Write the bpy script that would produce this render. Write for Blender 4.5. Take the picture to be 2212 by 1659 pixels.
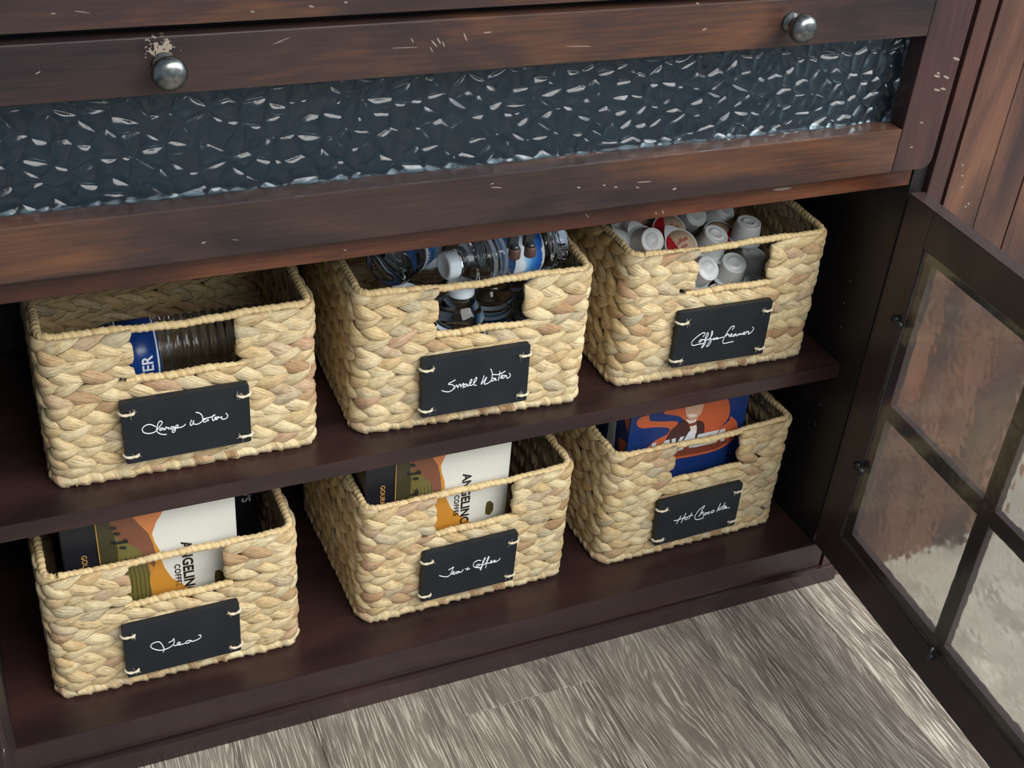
import bpy, bmesh, math, random
import numpy as np
from mathutils import Matrix, Vector
R = random.Random(7)
NR = np.random.RandomState(11)
S = 0.01                       # everything below is written in centimetres
SC = bpy.context.scene
COL = SC.collection
for o in list(bpy.data.objects):
    bpy.data.objects.remove(o)

# ------------------------------------------------------------------ camera
cam = bpy.data.cameras.new('camera')
cam.lens = 44.085
cam.sensor_width = 36
cam.clip_start = 0.05
camo = bpy.data.objects.new('camera', cam)
COL.objects.link(camo)
_fw = Vector((0.37267124, 0.74584098, -0.55212081)).normalized()
_r = Vector((0.91334862, -0.39999315, 0.0761563)).normalized()
_u = _r.cross(_fw)
_m = Matrix((_r, _u, -_fw)).transposed().to_4x4()
_m.translation = Vector((0.35062, -1.1093, 0.92041))
camo.matrix_world = _m
SC.camera = camo

# ------------------------------------------------------------------ light
world = bpy.data.worlds.new('room_light')
SC.world = world
world.use_nodes = True
bg = world.node_tree.nodes['Background']
bg.inputs[0].default_value = (0.66, 0.83, 1.0, 1)
bg.inputs[1].default_value = 0.27
def area(name, loc, target, sx, sy, power, color):
    l = bpy.data.lights.new(name, 'AREA')
    l.shape = 'RECTANGLE'; l.size = sx * S; l.size_y = sy * S
    l.energy = power; l.color = color
    o = bpy.data.objects.new(name, l); COL.objects.link(o)
    o.location = Vector(loc) * S
    o.rotation_euler = (Vector(target) - Vector(loc)).to_track_quat('-Z', 'Y').to_euler()
    return o
area('window_light', (235, -312, 305), (105, -10, 0), 440, 230, 215, (1.0, 0.98, 0.95))
area('window_light', (360, -110, 200), (120, 0, 20), 200, 170, 40, (0.90, 0.95, 1.0))
vs = SC.view_settings
vs.view_transform = 'Standard'; vs.look = 'None'; vs.gamma = 1.0; vs.use_curve_mapping = False
vs.exposure = 0.42

# ------------------------------------------------------------------ material helpers
def srgb(r, g, b):
    f = lambda c: (c / 255 / 12.92) if c / 255 <= 0.04045 else ((c / 255 + 0.055) / 1.055) ** 2.4
    return (f(r), f(g), f(b), 1)
class NT:
    def __init__(s, name):
        s.m = bpy.data.materials.new(name); s.m.use_nodes = True
        s.t = s.m.node_tree; s.n = s.t.nodes; s.l = s.t.links
        s.b = s.n['Principled BSDF']
    def new(s, typ, **kw):
        x = s.n.new(typ)
        for k, v in kw.items():
            if k.startswith('i_'):
                key = k[2:]
                key = int(key) if key.isdigit() else key.replace('_', ' ')
                s.put(x.inputs[key], v)
            else: setattr(x, k, v)
        return x
    def put(s, sock, v):
        if isinstance(v, bpy.types.NodeSocket): s.l.new(v, sock)
        else: sock.default_value = v
    def ramp(s, fac, stops, interp='LINEAR'):
        r = s.n.new('ShaderNodeValToRGB'); r.color_ramp.interpolation = interp
        e = r.color_ramp.elements
        while len(e) < len(stops): e.new(0.5)
        for k, (p_, c_) in enumerate(stops):
            e[k].position = p_; e[k].color = c_
        s.put(r.inputs[0], fac)
        return r.outputs[0]
    def math(s, op, a, b=0.0, c=0.0):
        x = s.n.new('ShaderNodeMath'); x.operation = op
        s.put(x.inputs[0], a); s.put(x.inputs[1], b); s.put(x.inputs[2], c)
        return x.outputs[0]
    def mix(s, fac, a, b, mode='MIX'):
        x = s.n.new('ShaderNodeMix'); x.data_type = 'RGBA'; x.blend_type = mode
        s.put(x.inputs[0], fac); s.put(x.inputs[6], a); s.put(x.inputs[7], b)
        return x.outputs[2]
    def coords(s, scale=(1, 1, 1), which='Object', loc=(0, 0, 0)):
        c = s.n.new('ShaderNodeTexCoord'); mp = s.n.new('ShaderNodeMapping')
        s.l.new(c.outputs[which], mp.inputs[0]); mp.inputs['Scale'].default_value = scale
        s.put(mp.inputs['Location'], loc)
        return mp.outputs[0]
    def noise(s, vec, scale=1.0, detail=4.0, rough=0.55, dist=0.0):
        x = s.new('ShaderNodeTexNoise'); s.put(x.inputs['Vector'], vec)
        x.inputs['Scale'].default_value = scale; x.inputs['Detail'].default_value = detail
        x.inputs['Roughness'].default_value = rough; x.inputs['Distortion'].default_value = dist
        return x.outputs[0]
    def bump(s, h, strength, dist=0.001):
        x = s.new('ShaderNodeBump'); x.inputs['Strength'].default_value = strength
        x.inputs['Distance'].default_value = dist; s.put(x.inputs['Height'], h)
        s.l.new(x.outputs[0], s.b.inputs['Normal'])
    def set(s, **kw):
        for k, v in kw.items(): s.put(s.b.inputs[k.replace('_', ' ')], v)
        return s.m

def plain(name, c, rough=0.5, **kw):
    t = NT(name)
    return t.set(Base_Color=c, Roughness=rough, **kw)

def wood(name, axis, dark, mid, light, light_at=0.68, rough=0.36, pits=1.0, spec=0.5, wear=None):
    t = NT(name)
    g = [90, 90, 90]; g[axis] = 5
    bl = [11, 11, 11]; bl[axis] = 3.4
    oi = t.new('ShaderNodeObjectInfo')
    off = t.new('ShaderNodeCombineXYZ')
    for k, m_ in enumerate((31.0, 17.0, 23.0)): t.put(off.inputs[k], t.math('MULTIPLY', oi.outputs['Random'], m_))
    grain = t.noise(t.coords(tuple(g), loc=off.outputs[0]), 3.0, 6, 0.62, 0.3)
    blot = t.noise(t.coords(tuple(bl), loc=off.outputs[0]), 1.0, 3, 0.5, 0.7)
    f = t.math('ADD', t.math('MULTIPLY', grain, 0.24), t.math('MULTIPLY', blot, 0.78))
    col = t.ramp(f, [(0.36, dark), (0.54, mid), (light_at, light), (0.88, light)])
    v = t.new('ShaderNodeTexVoronoi', feature='F1'); v.inputs['Scale'].default_value = 22
    t.l.new(t.coords((1, 1, 1)), v.inputs['Vector'])
    sp = t.new('ShaderNodeSeparateColor'); t.l.new(v.outputs['Color'], sp.inputs[0])
    keep = t.math('GREATER_THAN', sp.outputs[0], 1.0 - 0.22 * pits)
    pit = t.math('MULTIPLY', keep, t.math('LESS_THAN', v.outputs['Distance'], 0.045))
    pitd = t.math('MULTIPLY', keep, t.math('SUBTRACT', 1.0, t.math('MINIMUM', t.math('MULTIPLY', v.outputs['Distance'], 18.0), 1.0)))
    col = t.mix(pit, col, t.mix(t.math('GREATER_THAN', sp.outputs[1], 0.55), (0.02, 0.014, 0.012, 1), srgb(205, 190, 172)))
    if wear:
        d = t.new('ShaderNodeVectorMath', operation='DISTANCE'); t.l.new(t.coords((1, 1, 1)), d.inputs[0]); d.inputs[1].default_value = wear[0]
        n = t.noise(t.coords((1, 1, 1)), 260.0, 3, 0.6)
        w_ = t.math('GREATER_THAN', t.math('SUBTRACT', n, t.math('MULTIPLY', d.outputs['Value'], 0.30 / wear[1])), 0.36)
        col = t.mix(w_, col, srgb(150, 138, 122))
    h = t.math('SUBTRACT', t.math('MULTIPLY', grain, 0.2), t.math('MULTIPLY', pitd, 2.0))
    t.bump(h, 0.5, 0.0012)
    rg = t.math('ADD', t.math('MULTIPLY', t.math('SUBTRACT', blot, 0.5), -0.2), rough)
    t.set(Base_Color=col, Roughness=rg)
    t.b.inputs['Specular IOR Level'].default_value = spec
    return t.m

M = {}
WD, WM, WL = srgb(38, 31, 33), srgb(64, 47, 43), srgb(112, 74, 50)
M['face_x'] = wood('distressed_brown_wood', 0, WD, WM, WL, 0.74, 0.30)
M['face_knob'] = wood('distressed_brown_wood_chipped', 0, WD, WM, WL, 0.74, 0.30, wear=((0.0, -0.02, 0), 0.016))
M['face_z'] = wood('distressed_brown_wood_upright', 2, WD, srgb(70, 48, 45), srgb(96, 64, 52), 0.74, 0.33)
M['red_x'] = wood('red_brown_wood', 0, srgb(40, 25, 23), srgb(74, 42, 31), srgb(118, 70, 44), 0.72, 0.33, 0.5)
M['shelf'] = wood('dark_mahogany_wood', 0, srgb(36, 25, 26), srgb(52, 34, 33), srgb(76, 50, 42), 0.86, 0.30, 0.25)
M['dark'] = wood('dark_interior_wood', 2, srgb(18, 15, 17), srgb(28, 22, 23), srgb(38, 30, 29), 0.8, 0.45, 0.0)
M['door_in'] = wood('dark_door_wood', 2, srgb(48, 39, 40), srgb(58, 46, 45), srgb(70, 55, 51), 0.8, 0.36, 0.1)
M['plank'] = wood('plank_wood', 2, srgb(58, 44, 42), srgb(88, 62, 52), srgb(122, 86, 66), 0.74, 0.34, 0.8)
M['black'] = plain('black_gap', (0.004, 0.004, 0.005, 1), 0.7)

def metal(name, c, rough):
    t = NT(name)
    n = t.noise(t.coords((60, 60, 60)), 3, 4)
    t.set(Base_Color=t.ramp(n, [(0.3, tuple(x * 0.5 for x in c[:3]) + (1,)), (0.7, c)]), Metallic=1.0,
          Roughness=t.math('ADD', t.math('MULTIPLY', n, 0.2), rough))
    return t.m
M['pewter'] = metal('aged_pewter', (0.30, 0.31, 0.30, 1), 0.22)
M['clip'] = plain('dark_clip_plastic', (0.02, 0.021, 0.023, 1), 0.28)

def glass(name, c, rough, ior=1.46):
    t = NT(name)
    t.set(Base_Color=c, Roughness=rough, IOR=ior)
    t.b.inputs['Transmission Weight'].default_value = 1.0
    return t.m
M['glass'] = glass('hammered_glass', (0.62, 0.80, 0.88, 1), 0.17)
M['door_glass'] = glass('rippled_clear_glass', (0.93, 0.985, 0.97, 1), 0.10)
M['pet'] = glass('clear_bottle_plastic', (0.95, 0.97, 1.0, 1), 0.02, 1.36)

# woven fibre: u runs along a strand, v across it, the whole part of v names the strand
def fibre(name, stops, groove=0.55):
    t = NT(name)
    uv = t.new('ShaderNodeUVMap')
    sp = t.new('ShaderNodeSeparateXYZ'); t.l.new(uv.outputs[0], sp.inputs[0])
    idn = t.math('FLOOR', sp.outputs[1])
    fr = t.math('FRACT', sp.outputs[1])
    wn = t.new('ShaderNodeTexWhiteNoise', noise_dimensions='1D'); t.l.new(idn, wn.inputs['W'])
    base = t.ramp(wn.outputs[0], stops)
    cb = t.new('ShaderNodeCombineXYZ')
    t.put(cb.inputs[0], t.math('MULTIPLY', sp.outputs[0], 0.55))
    t.put(cb.inputs[1], t.math('MULTIPLY', fr, 15.0)); t.put(cb.inputs[2], t.math('MULTIPLY', idn, 1.37))
    n1 = t.noise(cb.outputs[0], 1.0, 4, 0.65, 0.35)
    cb2 = t.new('ShaderNodeCombineXYZ')
    t.put(cb2.inputs[0], t.math('MULTIPLY', sp.outputs[0], 0.9))
    t.put(cb2.inputs[1], t.math('MULTIPLY', fr, 2.0)); t.put(cb2.inputs[2], t.math('MULTIPLY', idn, 2.11))
    n2 = t.noise(cb2.outputs[0], 1.0, 3, 0.6)
    dk = t.ramp(n1, [(0.28, (0.34, 0.27, 0.20, 1)), (0.42, (0.9, 0.87, 0.82, 1)), (0.66, (1.05, 1.05, 1.03, 1))])
    col = t.mix(1.0, base, dk, 'MULTIPLY')
    tint = t.ramp(n2, [(0.34, (0.80, 0.70, 0.60, 1)), (0.56, (1, 1, 1, 1))])
    col = t.mix(0.8, col, tint, 'MULTIPLY')
    t.bump(t.math('ADD', t.math('MULTIPLY', n1, 1.0), t.math('MULTIPLY', n2, 0.5)), groove, 0.0025)
    t.set(Base_Color=col, Roughness=0.62)
    t.b.inputs['Specular IOR Level'].default_value = 0.3
    return t.m
STRAW = [(0.0, srgb(188, 154, 118)), (0.10, srgb(228, 208, 166)), (0.32, srgb(242, 226, 186)), (0.52, srgb(224, 198, 150)),
         (0.74, srgb(238, 220, 178)), (0.88, srgb(206, 194, 164)), (0.96, srgb(214, 184, 152)), (1.0, srgb(196, 160, 128))]
M['straw'] = fibre('water_hyacinth_straw', STRAW, 0.85)
M['straw_rim'] = fibre('wrapped_straw', [(0, srgb(226, 202, 154)), (0.5, srgb(238, 216, 168)), (1, srgb(218, 190, 142))], 0.45)

def chalk():
    t = NT('black_chalkboard')
    n = t.noise(t.coords((18, 18, 18)), 1.0, 3)
    t.set(Base_Color=t.ramp(n, [(0.35, (0.010, 0.013, 0.017, 1)), (0.7, (0.016, 0.020, 0.025, 1))]), Roughness=0.5)
    t.b.inputs['Specular IOR Level'].default_value = 0.35
    return t.m
M['chalk'] = chalk()
M['ink'] = plain('white_chalk_ink', (0.86, 0.9, 0.95, 1), 0.6)
M['twine'] = plain('natural_twine', srgb(214, 202, 176), 0.85)

def floorm():
    t = NT('grey_oak_plank')
    oi = t.new('ShaderNodeObjectInfo')
    rv = oi.outputs['Random']
    off = t.new('ShaderNodeCombineXYZ'); t.put(off.inputs[0], t.math('MULTIPLY', rv, 40)); t.put(off.inputs[1], t.math('MULTIPLY', rv, 17.0))
    warpv = t.coords((7, 1.3, 1), loc=off.outputs[0])
    warp = t.noise(warpv, 1.0, 3, 0.5, 0.4)
    c0 = t.coords((1, 1, 1), loc=off.outputs[0])
    sx = t.new('ShaderNodeSeparateXYZ'); t.l.new(c0, sx.inputs[0])
    vk = t.new('ShaderNodeTexVoronoi', feature='F1'); vk.inputs['Scale'].default_value = 1.0
    t.l.new(t.coords((5.2, 1.5, 1), loc=off.outputs[0]), vk.inputs['Vector'])
    kq = t.math('MULTIPLY', vk.outputs['Distance'], 4.2)
    kn = t.math('POWER', 2.718, t.math('MULTIPLY', t.math('MULTIPLY', kq, kq), -1.0))
    xx = t.math('ADD', t.math('ADD', sx.outputs[0], t.math('MULTIPLY', warp, 0.06)), t.math('MULTIPLY', kn, 0.035))
    cb = t.new('ShaderNodeCombineXYZ'); t.put(cb.inputs[0], t.math('MULTIPLY', xx, 480.0)); t.put(cb.inputs[1], t.math('MULTIPLY', sx.outputs[1], 14.0))
    fine = t.noise(cb.outputs[0], 1.0, 3, 0.6, 0.25)
    cb2 = t.new('ShaderNodeCombineXYZ'); t.put(cb2.inputs[0], t.math('MULTIPLY', xx, 22.0)); t.put(cb2.inputs[1], t.math('MULTIPLY', sx.outputs[1], 1.6))
    broad = t.noise(cb2.outputs[0], 1.0, 3, 0.5, 0.5)
    base = t.ramp(broad, [(0.30, srgb(92, 82, 73)), (0.5, srgb(130, 118, 106)), (0.72, srgb(156, 145, 131))])
    streak = t.ramp(fine, [(0.50, (0, 0, 0, 1)), (0.60, (1, 1, 1, 1))])
    col = t.mix(t.math('MULTIPLY', streak, 0.8), base, srgb(222, 212, 194))
    col = t.mix(t.math('MULTIPLY', rv, 0.35), col, srgb(92, 84, 79))
    col = t.mix(t.math('MULTIPLY', t.math('POWER', kn, 4.0), 0.75), col, srgb(74, 64, 57))
    t.bump(t.math('MULTIPLY', fine, -1.0), 0.25, 0.0008)
    t.set(Base_Color=col, Roughness=0.42)
    return t.m
M['floor'] = floorm()
M['joint'] = plain('plank_joint', srgb(48, 42, 38), 0.8)

# ------------------------------------------------------------------ mesh helpers
def mesh(name, v, f, mat, parent=None, smooth=False, uv=None, loc=None):
    me = bpy.data.meshes.new(name)
    me.from_pydata((np.asarray(v, float) * S).tolist(), [], f if isinstance(f, list) else f.tolist())
    if uv is not None:
        li = np.empty(len(me.loops), np.int32); me.loops.foreach_get('vertex_index', li)
        ul = me.uv_layers.new(name='UVMap')
        ul.data.foreach_set('uv', np.asarray(uv, np.float32)[li].ravel())
    if smooth: me.polygons.foreach_set('use_smooth', np.ones(len(me.polygons), bool))
    me.materials.append(mat)
    return link(name, me, parent, loc)
def link(name, me, parent=None, loc=None):
    o = bpy.data.objects.new(name, me); COL.objects.link(o)
    if parent is not None: o.parent = parent
    if loc is not None: o.location = Vector(loc) * S
    return o
def empty(name, loc=(0, 0, 0), rz=0.0, parent=None, size=0.05):
    o = bpy.data.objects.new(name, None); COL.objects.link(o)
    o.empty_display_size = size
    o.location = Vector(loc) * S; o.rotation_euler = (0, 0, rz)
    if parent is not None: o.parent = parent
    return o
def tag(o, label=None, cat=None, group=None, kind=None):
    if label: o['label'] = label
    if cat: o['category'] = cat
    if group: o['group'] = group
    if kind: o['kind'] = kind
    return o
def frombm(name, bm, mat, parent=None, smooth=False, loc=None):
    bmesh.ops.recalc_face_normals(bm, faces=bm.faces)
    me = bpy.data.meshes.new(name); bm.to_mesh(me); bm.free()
    me.transform(Matrix.Scale(S, 4))
    if smooth: me.polygons.foreach_set('use_smooth', np.ones(len(me.polygons), bool))
    me.materials.append(mat)
    return link(name, me, parent, loc)
def box(name, a, b, mat, parent=None, bev=0.12, o=(0, 0, 0), seg=2):
    """box between corners a and b; o is the parent's origin"""
    bm = bmesh.new()
    bmesh.ops.create_cube(bm, size=1)
    for v in bm.verts:
        v.co = Vector([(a[k] + b[k]) / 2 - o[k] + v.co[k] * (b[k] - a[k]) for k in range(3)])
    if bev: bmesh.ops.bevel(bm, geom=bm.edges[:], offset=bev, segments=seg, affect='EDGES', profile=0.6)
    return frombm(name, bm, mat, parent)
def prism(name, pts, y0, y1, mat, parent=None, bev=0.0, o=(0, 0, 0)):
    """outline given in x and z, extruded along y"""
    bm = bmesh.new()
    vs_ = [bm.verts.new((x - o[0], y0 - o[1], z - o[2])) for x, z in pts]
    f = bm.faces.new(vs_)
    r = bmesh.ops.extrude_face_region(bm, geom=[f])
    for v in r['geom']:
        if isinstance(v, bmesh.types.BMVert): v.co.y += y1 - y0
    if bev: bmesh.ops.bevel(bm, geom=bm.edges[:], offset=bev, segments=2, affect='EDGES', profile=0.6)
    return frombm(name, bm, mat, parent)
def lathe(name, prof, mat, parent=None, n=32, axis='z', loc=None, ripple=None, smooth=True):
    """profile of (radius, height) turned round an axis"""
    v = []; f = []
    k = len(prof)
    for i in range(n):
        a = 2 * math.pi * i / n
        for j, (r, z) in enumerate(prof):
            rr = r * (1 + (ripple(a, j) if ripple else 0))
            c, s_ = rr * math.cos(a), rr * math.sin(a)
            v.append({'z': (c, s_, z), 'y': (c, z, s_), 'x': (z, c, s_)}[axis])
    for i in range(n):
        i2 = (i + 1) % n
        for j in range(k - 1):
            f.append((i * k + j, i2 * k + j, i2 * k + j + 1, i * k + j + 1))
    f.append(tuple(i * k for i in range(n))[::-1]); f.append(tuple(i * k + k - 1 for i in range(n)))
    bm = bmesh.new()
    vv = [bm.verts.new(q) for q in v]
    for q in f:
        try: bm.faces.new([vv[x] for x in q])
        except ValueError: pass
    bmesh.ops.remove_doubles(bm, verts=bm.verts, dist=0.001)
    return frombm(name, bm, mat, parent, smooth, loc)
def tube(path, r, n=8, closed=False, rad=None):
    """verts and faces of a tube along a path (numpy, cm); rad(i, phi) scales the radius"""
    P = np.asarray(path, float); k = len(P)
    if closed: T = np.roll(P, -1, 0) - np.roll(P, 1, 0)
    else:
        T = np.empty_like(P); T[1:-1] = P[2:] - P[:-2]; T[0] = P[1] - P[0]; T[-1] = P[-1] - P[-2]
    T /= np.linalg.norm(T, axis=1)[:, None] + 1e-9
    up = np.array([0, 0, 1.0]); up = np.where(np.abs(T @ up)[:, None] > 0.93, np.array([[0, 1.0, 0]]), up[None])
    A = np.cross(T, up); A /= np.linalg.norm(A, axis=1)[:, None]; Bv = np.cross(A, T)
    ph = np.arange(n) * 2 * np.pi / n
    rr = np.full((k, n), float(r)) if rad is None else rad(np.arange(k)[:, None], ph[None, :]) * r
    V = P[:, None] + rr[..., None] * (A[:, None] * np.cos(ph)[None, :, None] + Bv[:, None] * np.sin(ph)[None, :, None])
    F = []
    for i in range(k if closed else k - 1):
        i2 = (i + 1) % k
        for j in range(n):
            j2 = (j + 1) % n
            F.append((i * n + j, i * n + j2, i2 * n + j2, i2 * n + j))
    if not closed:
        F.append(tuple(range(n))[::-1]); F.append(tuple((k - 1) * n + j for j in range(n)))
    return V.reshape(-1, 3), F
def catmull(P, sub=5):
    P = [np.array(q, float) for q in P]
    if len(P) < 3: return np.array(P)
    Q = [2 * P[0] - P[1]] + P + [2 * P[-1] - P[-2]]; out = []
    for i in range(1, len(Q) - 2):
        for t in np.arange(sub) / sub:
            a, b, c, d = Q[i - 1], Q[i], Q[i + 1], Q[i + 2]
            out.append(0.5 * (2 * b + (c - a) * t + (2 * a - 5 * b + 4 * c - d) * t * t + (3 * b - a - 3 * c + d) * t ** 3))
    out.append(P[-1]); return np.array(out)
def join(parts):
    V = []; F = []; n = 0
    for v, f in parts:
        V.append(v); F += [tuple(i + n for i in q) for q in f]; n += len(v)
    return np.concatenate(V), F
def text_mesh(body, size, bold=0.0, shear=0.0, spacing=1.0):
    c = bpy.data.curves.new('lettering', 'FONT')
    c.body = body; c.size = size * S; c.offset = bold * S; c.shear = shear; c.space_character = spacing
    c.resolution_u = 3
    o = bpy.data.objects.new('lettering', c); COL.objects.link(o)
    dg = bpy.context.evaluated_depsgraph_get()
    me = bpy.data.meshes.new_from_object(o.evaluated_get(dg))
    bpy.data.objects.remove(o); bpy.data.curves.remove(c)
    return me
def lettering(body, size, mat, parent, mw, name='lettering', **kw):
    me = text_mesh(body, size, **kw)
    me.materials.clear(); me.materials.append(mat)
    o = link(name, me, parent)
    o.matrix_local = mw
    return o

# ------------------------------------------------------------------ floor
ZF = -38.0
fl = tag(box('floor', (-120, -260, ZF - 2.2), (340, 90, ZF - 0.35), M['joint'], bev=0), kind='structure')
W_ = 19.28
for k in range(-9, 10):
    x0 = 123.1 + k * W_
    shift = {-2: -6.9, -3: -66, -1: -84, 0: -73, 1: -120, 2: -48}.get(k, -30 - (k * 47) % 90)
    ys = sorted(y for y in [shift + 122 * q for q in range(-3, 4)] if -258 < y < 88)
    ys = [-260] + ys + [90]
    for a, b in zip(ys[:-1], ys[1:]):
        if b - a < 6: continue
        L_ = b - a - 0.06
        box('floor_plank', (-W_ / 2 + 0.03, -L_ / 2, -0.8), (W_ / 2 - 0.03, L_ / 2, 0), M['floor'], fl, bev=0.05, seg=1).location = \
            Vector((x0 + W_ / 2, (a + b) / 2, ZF)) * S

# ------------------------------------------------------------------ hammered glass
def hammered(w, h, step, cell, amp, seed, soft):
    rs = np.random.RandomState(seed)
    nx, nz = int(w / step) + 1, int(h / step) + 1
    X, Z = np.meshgrid(np.linspace(0, w, nx), np.linspace(0, h, nz), indexing='ij')
    gx, gz = int(w / cell) + 5, int(h / cell) + 5
    jx = (np.arange(gx)[:, None] - 1.5 + rs.uniform(-.08, 1.08, (gx, gz))) * cell
    jz = (np.arange(gz)[None, :] - 1.5 + rs.uniform(-.08, 1.08, (gx, gz))) * cell
    dep = rs.uniform(0.6, 1.35, (gx, gz))
    cx = np.clip((X / cell + 1.5).astype(int), 2, gx - 3); cz = np.clip((Z / cell + 1.5).astype(int), 2, gz - 3)
    best = np.full(X.shape, 9e9); bh = np.zeros(X.shape); sec = np.full(X.shape, 9e9)
    for a in (-2, -1, 0, 1, 2):
        for b in (-2, -1, 0, 1, 2):
            d = np.hypot(X - jx[cx + a, cz + b], Z - jz[cx + a, cz + b])
            m = d < best
            sec = np.where(m, best, np.minimum(sec, d)); bh = np.where(m, dep[cx + a, cz + b], bh); best = np.minimum(best, d)
    e = np.clip((sec - best) / cell, 0, 1)
    if soft: H = amp * bh * (1 - np.exp(-(e * 2.0) ** 2)) + amp * 0.3 * np.sin(X * 0.9 + np.cos(Z * 0.5) * 2) * np.cos(Z * 0.4 + X * 0.3)
    else: H = amp * np.exp(-e * 2.7) + amp * 0.22 * np.sin(X * 1.1 + np.cos(Z * 0.9) * 2) * np.cos(Z * 1.3 + X * 0.6) + amp * 0.012 * np.sin(X * 9.3 + np.cos(Z * 7.9) * 2) * np.cos(Z * 11.7 + X * 5)
    return X, Z, H
def glass_slab(name, w, h, th, step, cell, amp, seed, mat, parent, loc, soft=False):
    X, Z, H = hammered(w, h, step, cell, amp, seed, soft)
    nx, nz = X.shape
    A = np.stack([X, H, Z], -1).reshape(-1, 3); Bk = np.stack([X, np.full_like(X, th), Z], -1).reshape(-1, 3)
    I = np.arange(nx * nz).reshape(nx, nz); n = nx * nz
    q = np.stack([I[:-1, :-1], I[1:, :-1], I[1:, 1:], I[:-1, 1:]], -1).reshape(-1, 4)
    F = [tuple(x) for x in q.tolist()]
    ring = I[:-1, 0].tolist() + I[-1, :-1].tolist() + I[:0:-1, -1].tolist() + I[0, :0:-1].tolist()
    m = len(ring)
    F += [(ring[k], n + k, n + (k + 1) % m, ring[(k + 1) % m]) for k in range(m)] + [tuple(range(n + m - 1, n - 1, -1))]
    o = mesh(name, np.concatenate([A, Bk[ring]]), F, mat, parent, smooth=True, loc=loc)
    sm = np.ones(len(o.data.polygons), bool); sm[len(q):] = False
    o.data.polygons.foreach_set('use_smooth', sm)
    return o

# ------------------------------------------------------------------ cabinet
CO = (87, 20, ZF)
XL, XR = 29.6, 144.3
cab = tag(empty('cabinet', CO), 'dark distressed wooden cabinet with open glass doors and a glass drop front', 'cabinet')
def cb(name, a, b, mat, bev=0.12, parent=None): return box(name, a, b, M[mat], parent or cab, bev, CO)
cb('bottom_board', (XL - 2, 0, -34.9), (XR + 2, 42, -30.13), 'shelf', 0.18)
cb('base_moulding', (XL - 4, -0.9, ZF), (XR + 5.1, 6, -35.0), 'shelf', 0.22)
cb('shelf', (XL + 0.05, 4.2, -2.25), (XR - 0.05, 39.9, 0), 'shelf', 0.12)
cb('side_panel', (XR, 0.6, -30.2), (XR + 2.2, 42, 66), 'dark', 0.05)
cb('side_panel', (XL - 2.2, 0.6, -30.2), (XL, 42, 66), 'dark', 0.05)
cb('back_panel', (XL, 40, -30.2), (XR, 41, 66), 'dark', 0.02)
cb('face_rail', (XL - 2, 0, 29.6), (XR - 0.9, 3.2, 34.0), 'red_x', 0.10)
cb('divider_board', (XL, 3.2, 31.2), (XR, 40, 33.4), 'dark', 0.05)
cb('face_rail', (XL - 2, 0.1, 53.6), (XR + 2.2, 3.0, 56.6), 'black', 0.05)
cb('upper_rail', (XL - 2, -2.0, 55.75), (XR + 0.0, 1.5, 59.2), 'face_x', 0.14)
cb('upper_rail', (XL - 2, -2.3, 59.5), (XR + 0.0, 1.5, 64.5), 'face_x', 0.14)
cb('top_board', (XL - 4, -2, 64.5), (XR + 5.2, 42, 66.6), 'red_x', 0.2)
cb('face_stile', (XR + 2.35, -0.2, ZF + 3), (XR + 5.1, 4, 64.4), 'face_z', 0.15)
cb('face_stile', (XL - 5, -0.2, ZF + 3), (XL - 2.2, 4, 64.4), 'face_z', 0.15)
# holes for shelf pins in the right side
for z_, y_ in ((8.4, 7.0), (4.9, 6.4), (12.0, 7.0), (-12, 6.5), (-8.5, 6.5)):
    lathe('pin_hole', [(0.28, -0.04), (0.28, 0.03), (0.14, 0.05), (0.14, -0.1)], M['clip'], cab, 12, 'x', (XR - CO[0], y_ - CO[1], z_ - CO[2]))

# drop front with hammered glass
DO = (XL + 0.2, -2.0, 32.72)
drop = empty('drop_door', tuple(DO[k] - CO[k] for k in range(3)), parent=cab)
drop['label'] = 'wood framed drop front with hammered glass and two round knobs'
XS0, XS1 = XL + 6.3, 138.22
XE = 144.1
box('rail', (XS0 - 52.6, -2.0, 49.61 - 53.7), (XS1 - 0.06 - 52.6, 1.0, 54.88 - 53.7), M['face_knob'], drop, 0.16).location = Vector((52.6 - DO[0], -DO[1], 53.7 - DO[2])) * S

box('rail', (XS0, -2.0, 32.72), (XS1 - 0.06, 1.0, 38.33), M['face_x'], drop, 0.16, DO)
cr = [(XE - 1.4 + 1.4 * math.sin(a), 32.72 + 1.4 - 1.4 * math.cos(a)) for a in [i * math.pi / 16 for i in range(9)]]
prism('stile', [(XS1, 32.72)] + cr + [(XE, 54.88), (XS1, 54.88)], -2.0, 1.0, M['face_z'], drop, 0.12, DO)
cl = [(2 * (XL + 0.15) + 114.35 - x, z) for x, z in cr][::-1]
prism('stile', cl + [(XS0 - 0.06, 32.72), (XS0 - 0.06, 54.88), (XL + 0.4, 54.88)], -2.0, 1.0, M['face_z'], drop, 0.12, DO)
box('added_blue_backing', (XS0 - 0.5, 2.0, 36.0), (XS1 + 0.5, 2.5, 52.0), plain('painted_reflection_blue', srgb(30, 40, 50), 0.6), drop, 0, DO)  # added board; its blue stands in for the room's reflection in the glass
glass_slab('glass_pane', XS1 - XS0 - 0.2, 11.2, 0.9, 0.10, 1.9, 0.42, 3, M['glass'], drop, (XS0 + 0.1 - DO[0], 0.2 - DO[1], 38.37 - DO[2]))

KN = [(0.0, 3.3), (0.85, 3.25), (1.35, 2.95), (1.58, 2.45), (1.5, 1.95), (1.15, 1.5), (0.72, 1.2), (0.6, 0.8), (0.7, 0.45), (1.05, 0.28), (1.12, 0.0), (0.0, 0.0)]
for x_ in (52.75, 118.75):
    lathe('knob', [(r, -h) for r, h in KN], M['pewter'], drop, 32, 'y', (x_ - DO[0], -2.0 - DO[1], 52.35 - DO[2]))

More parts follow.
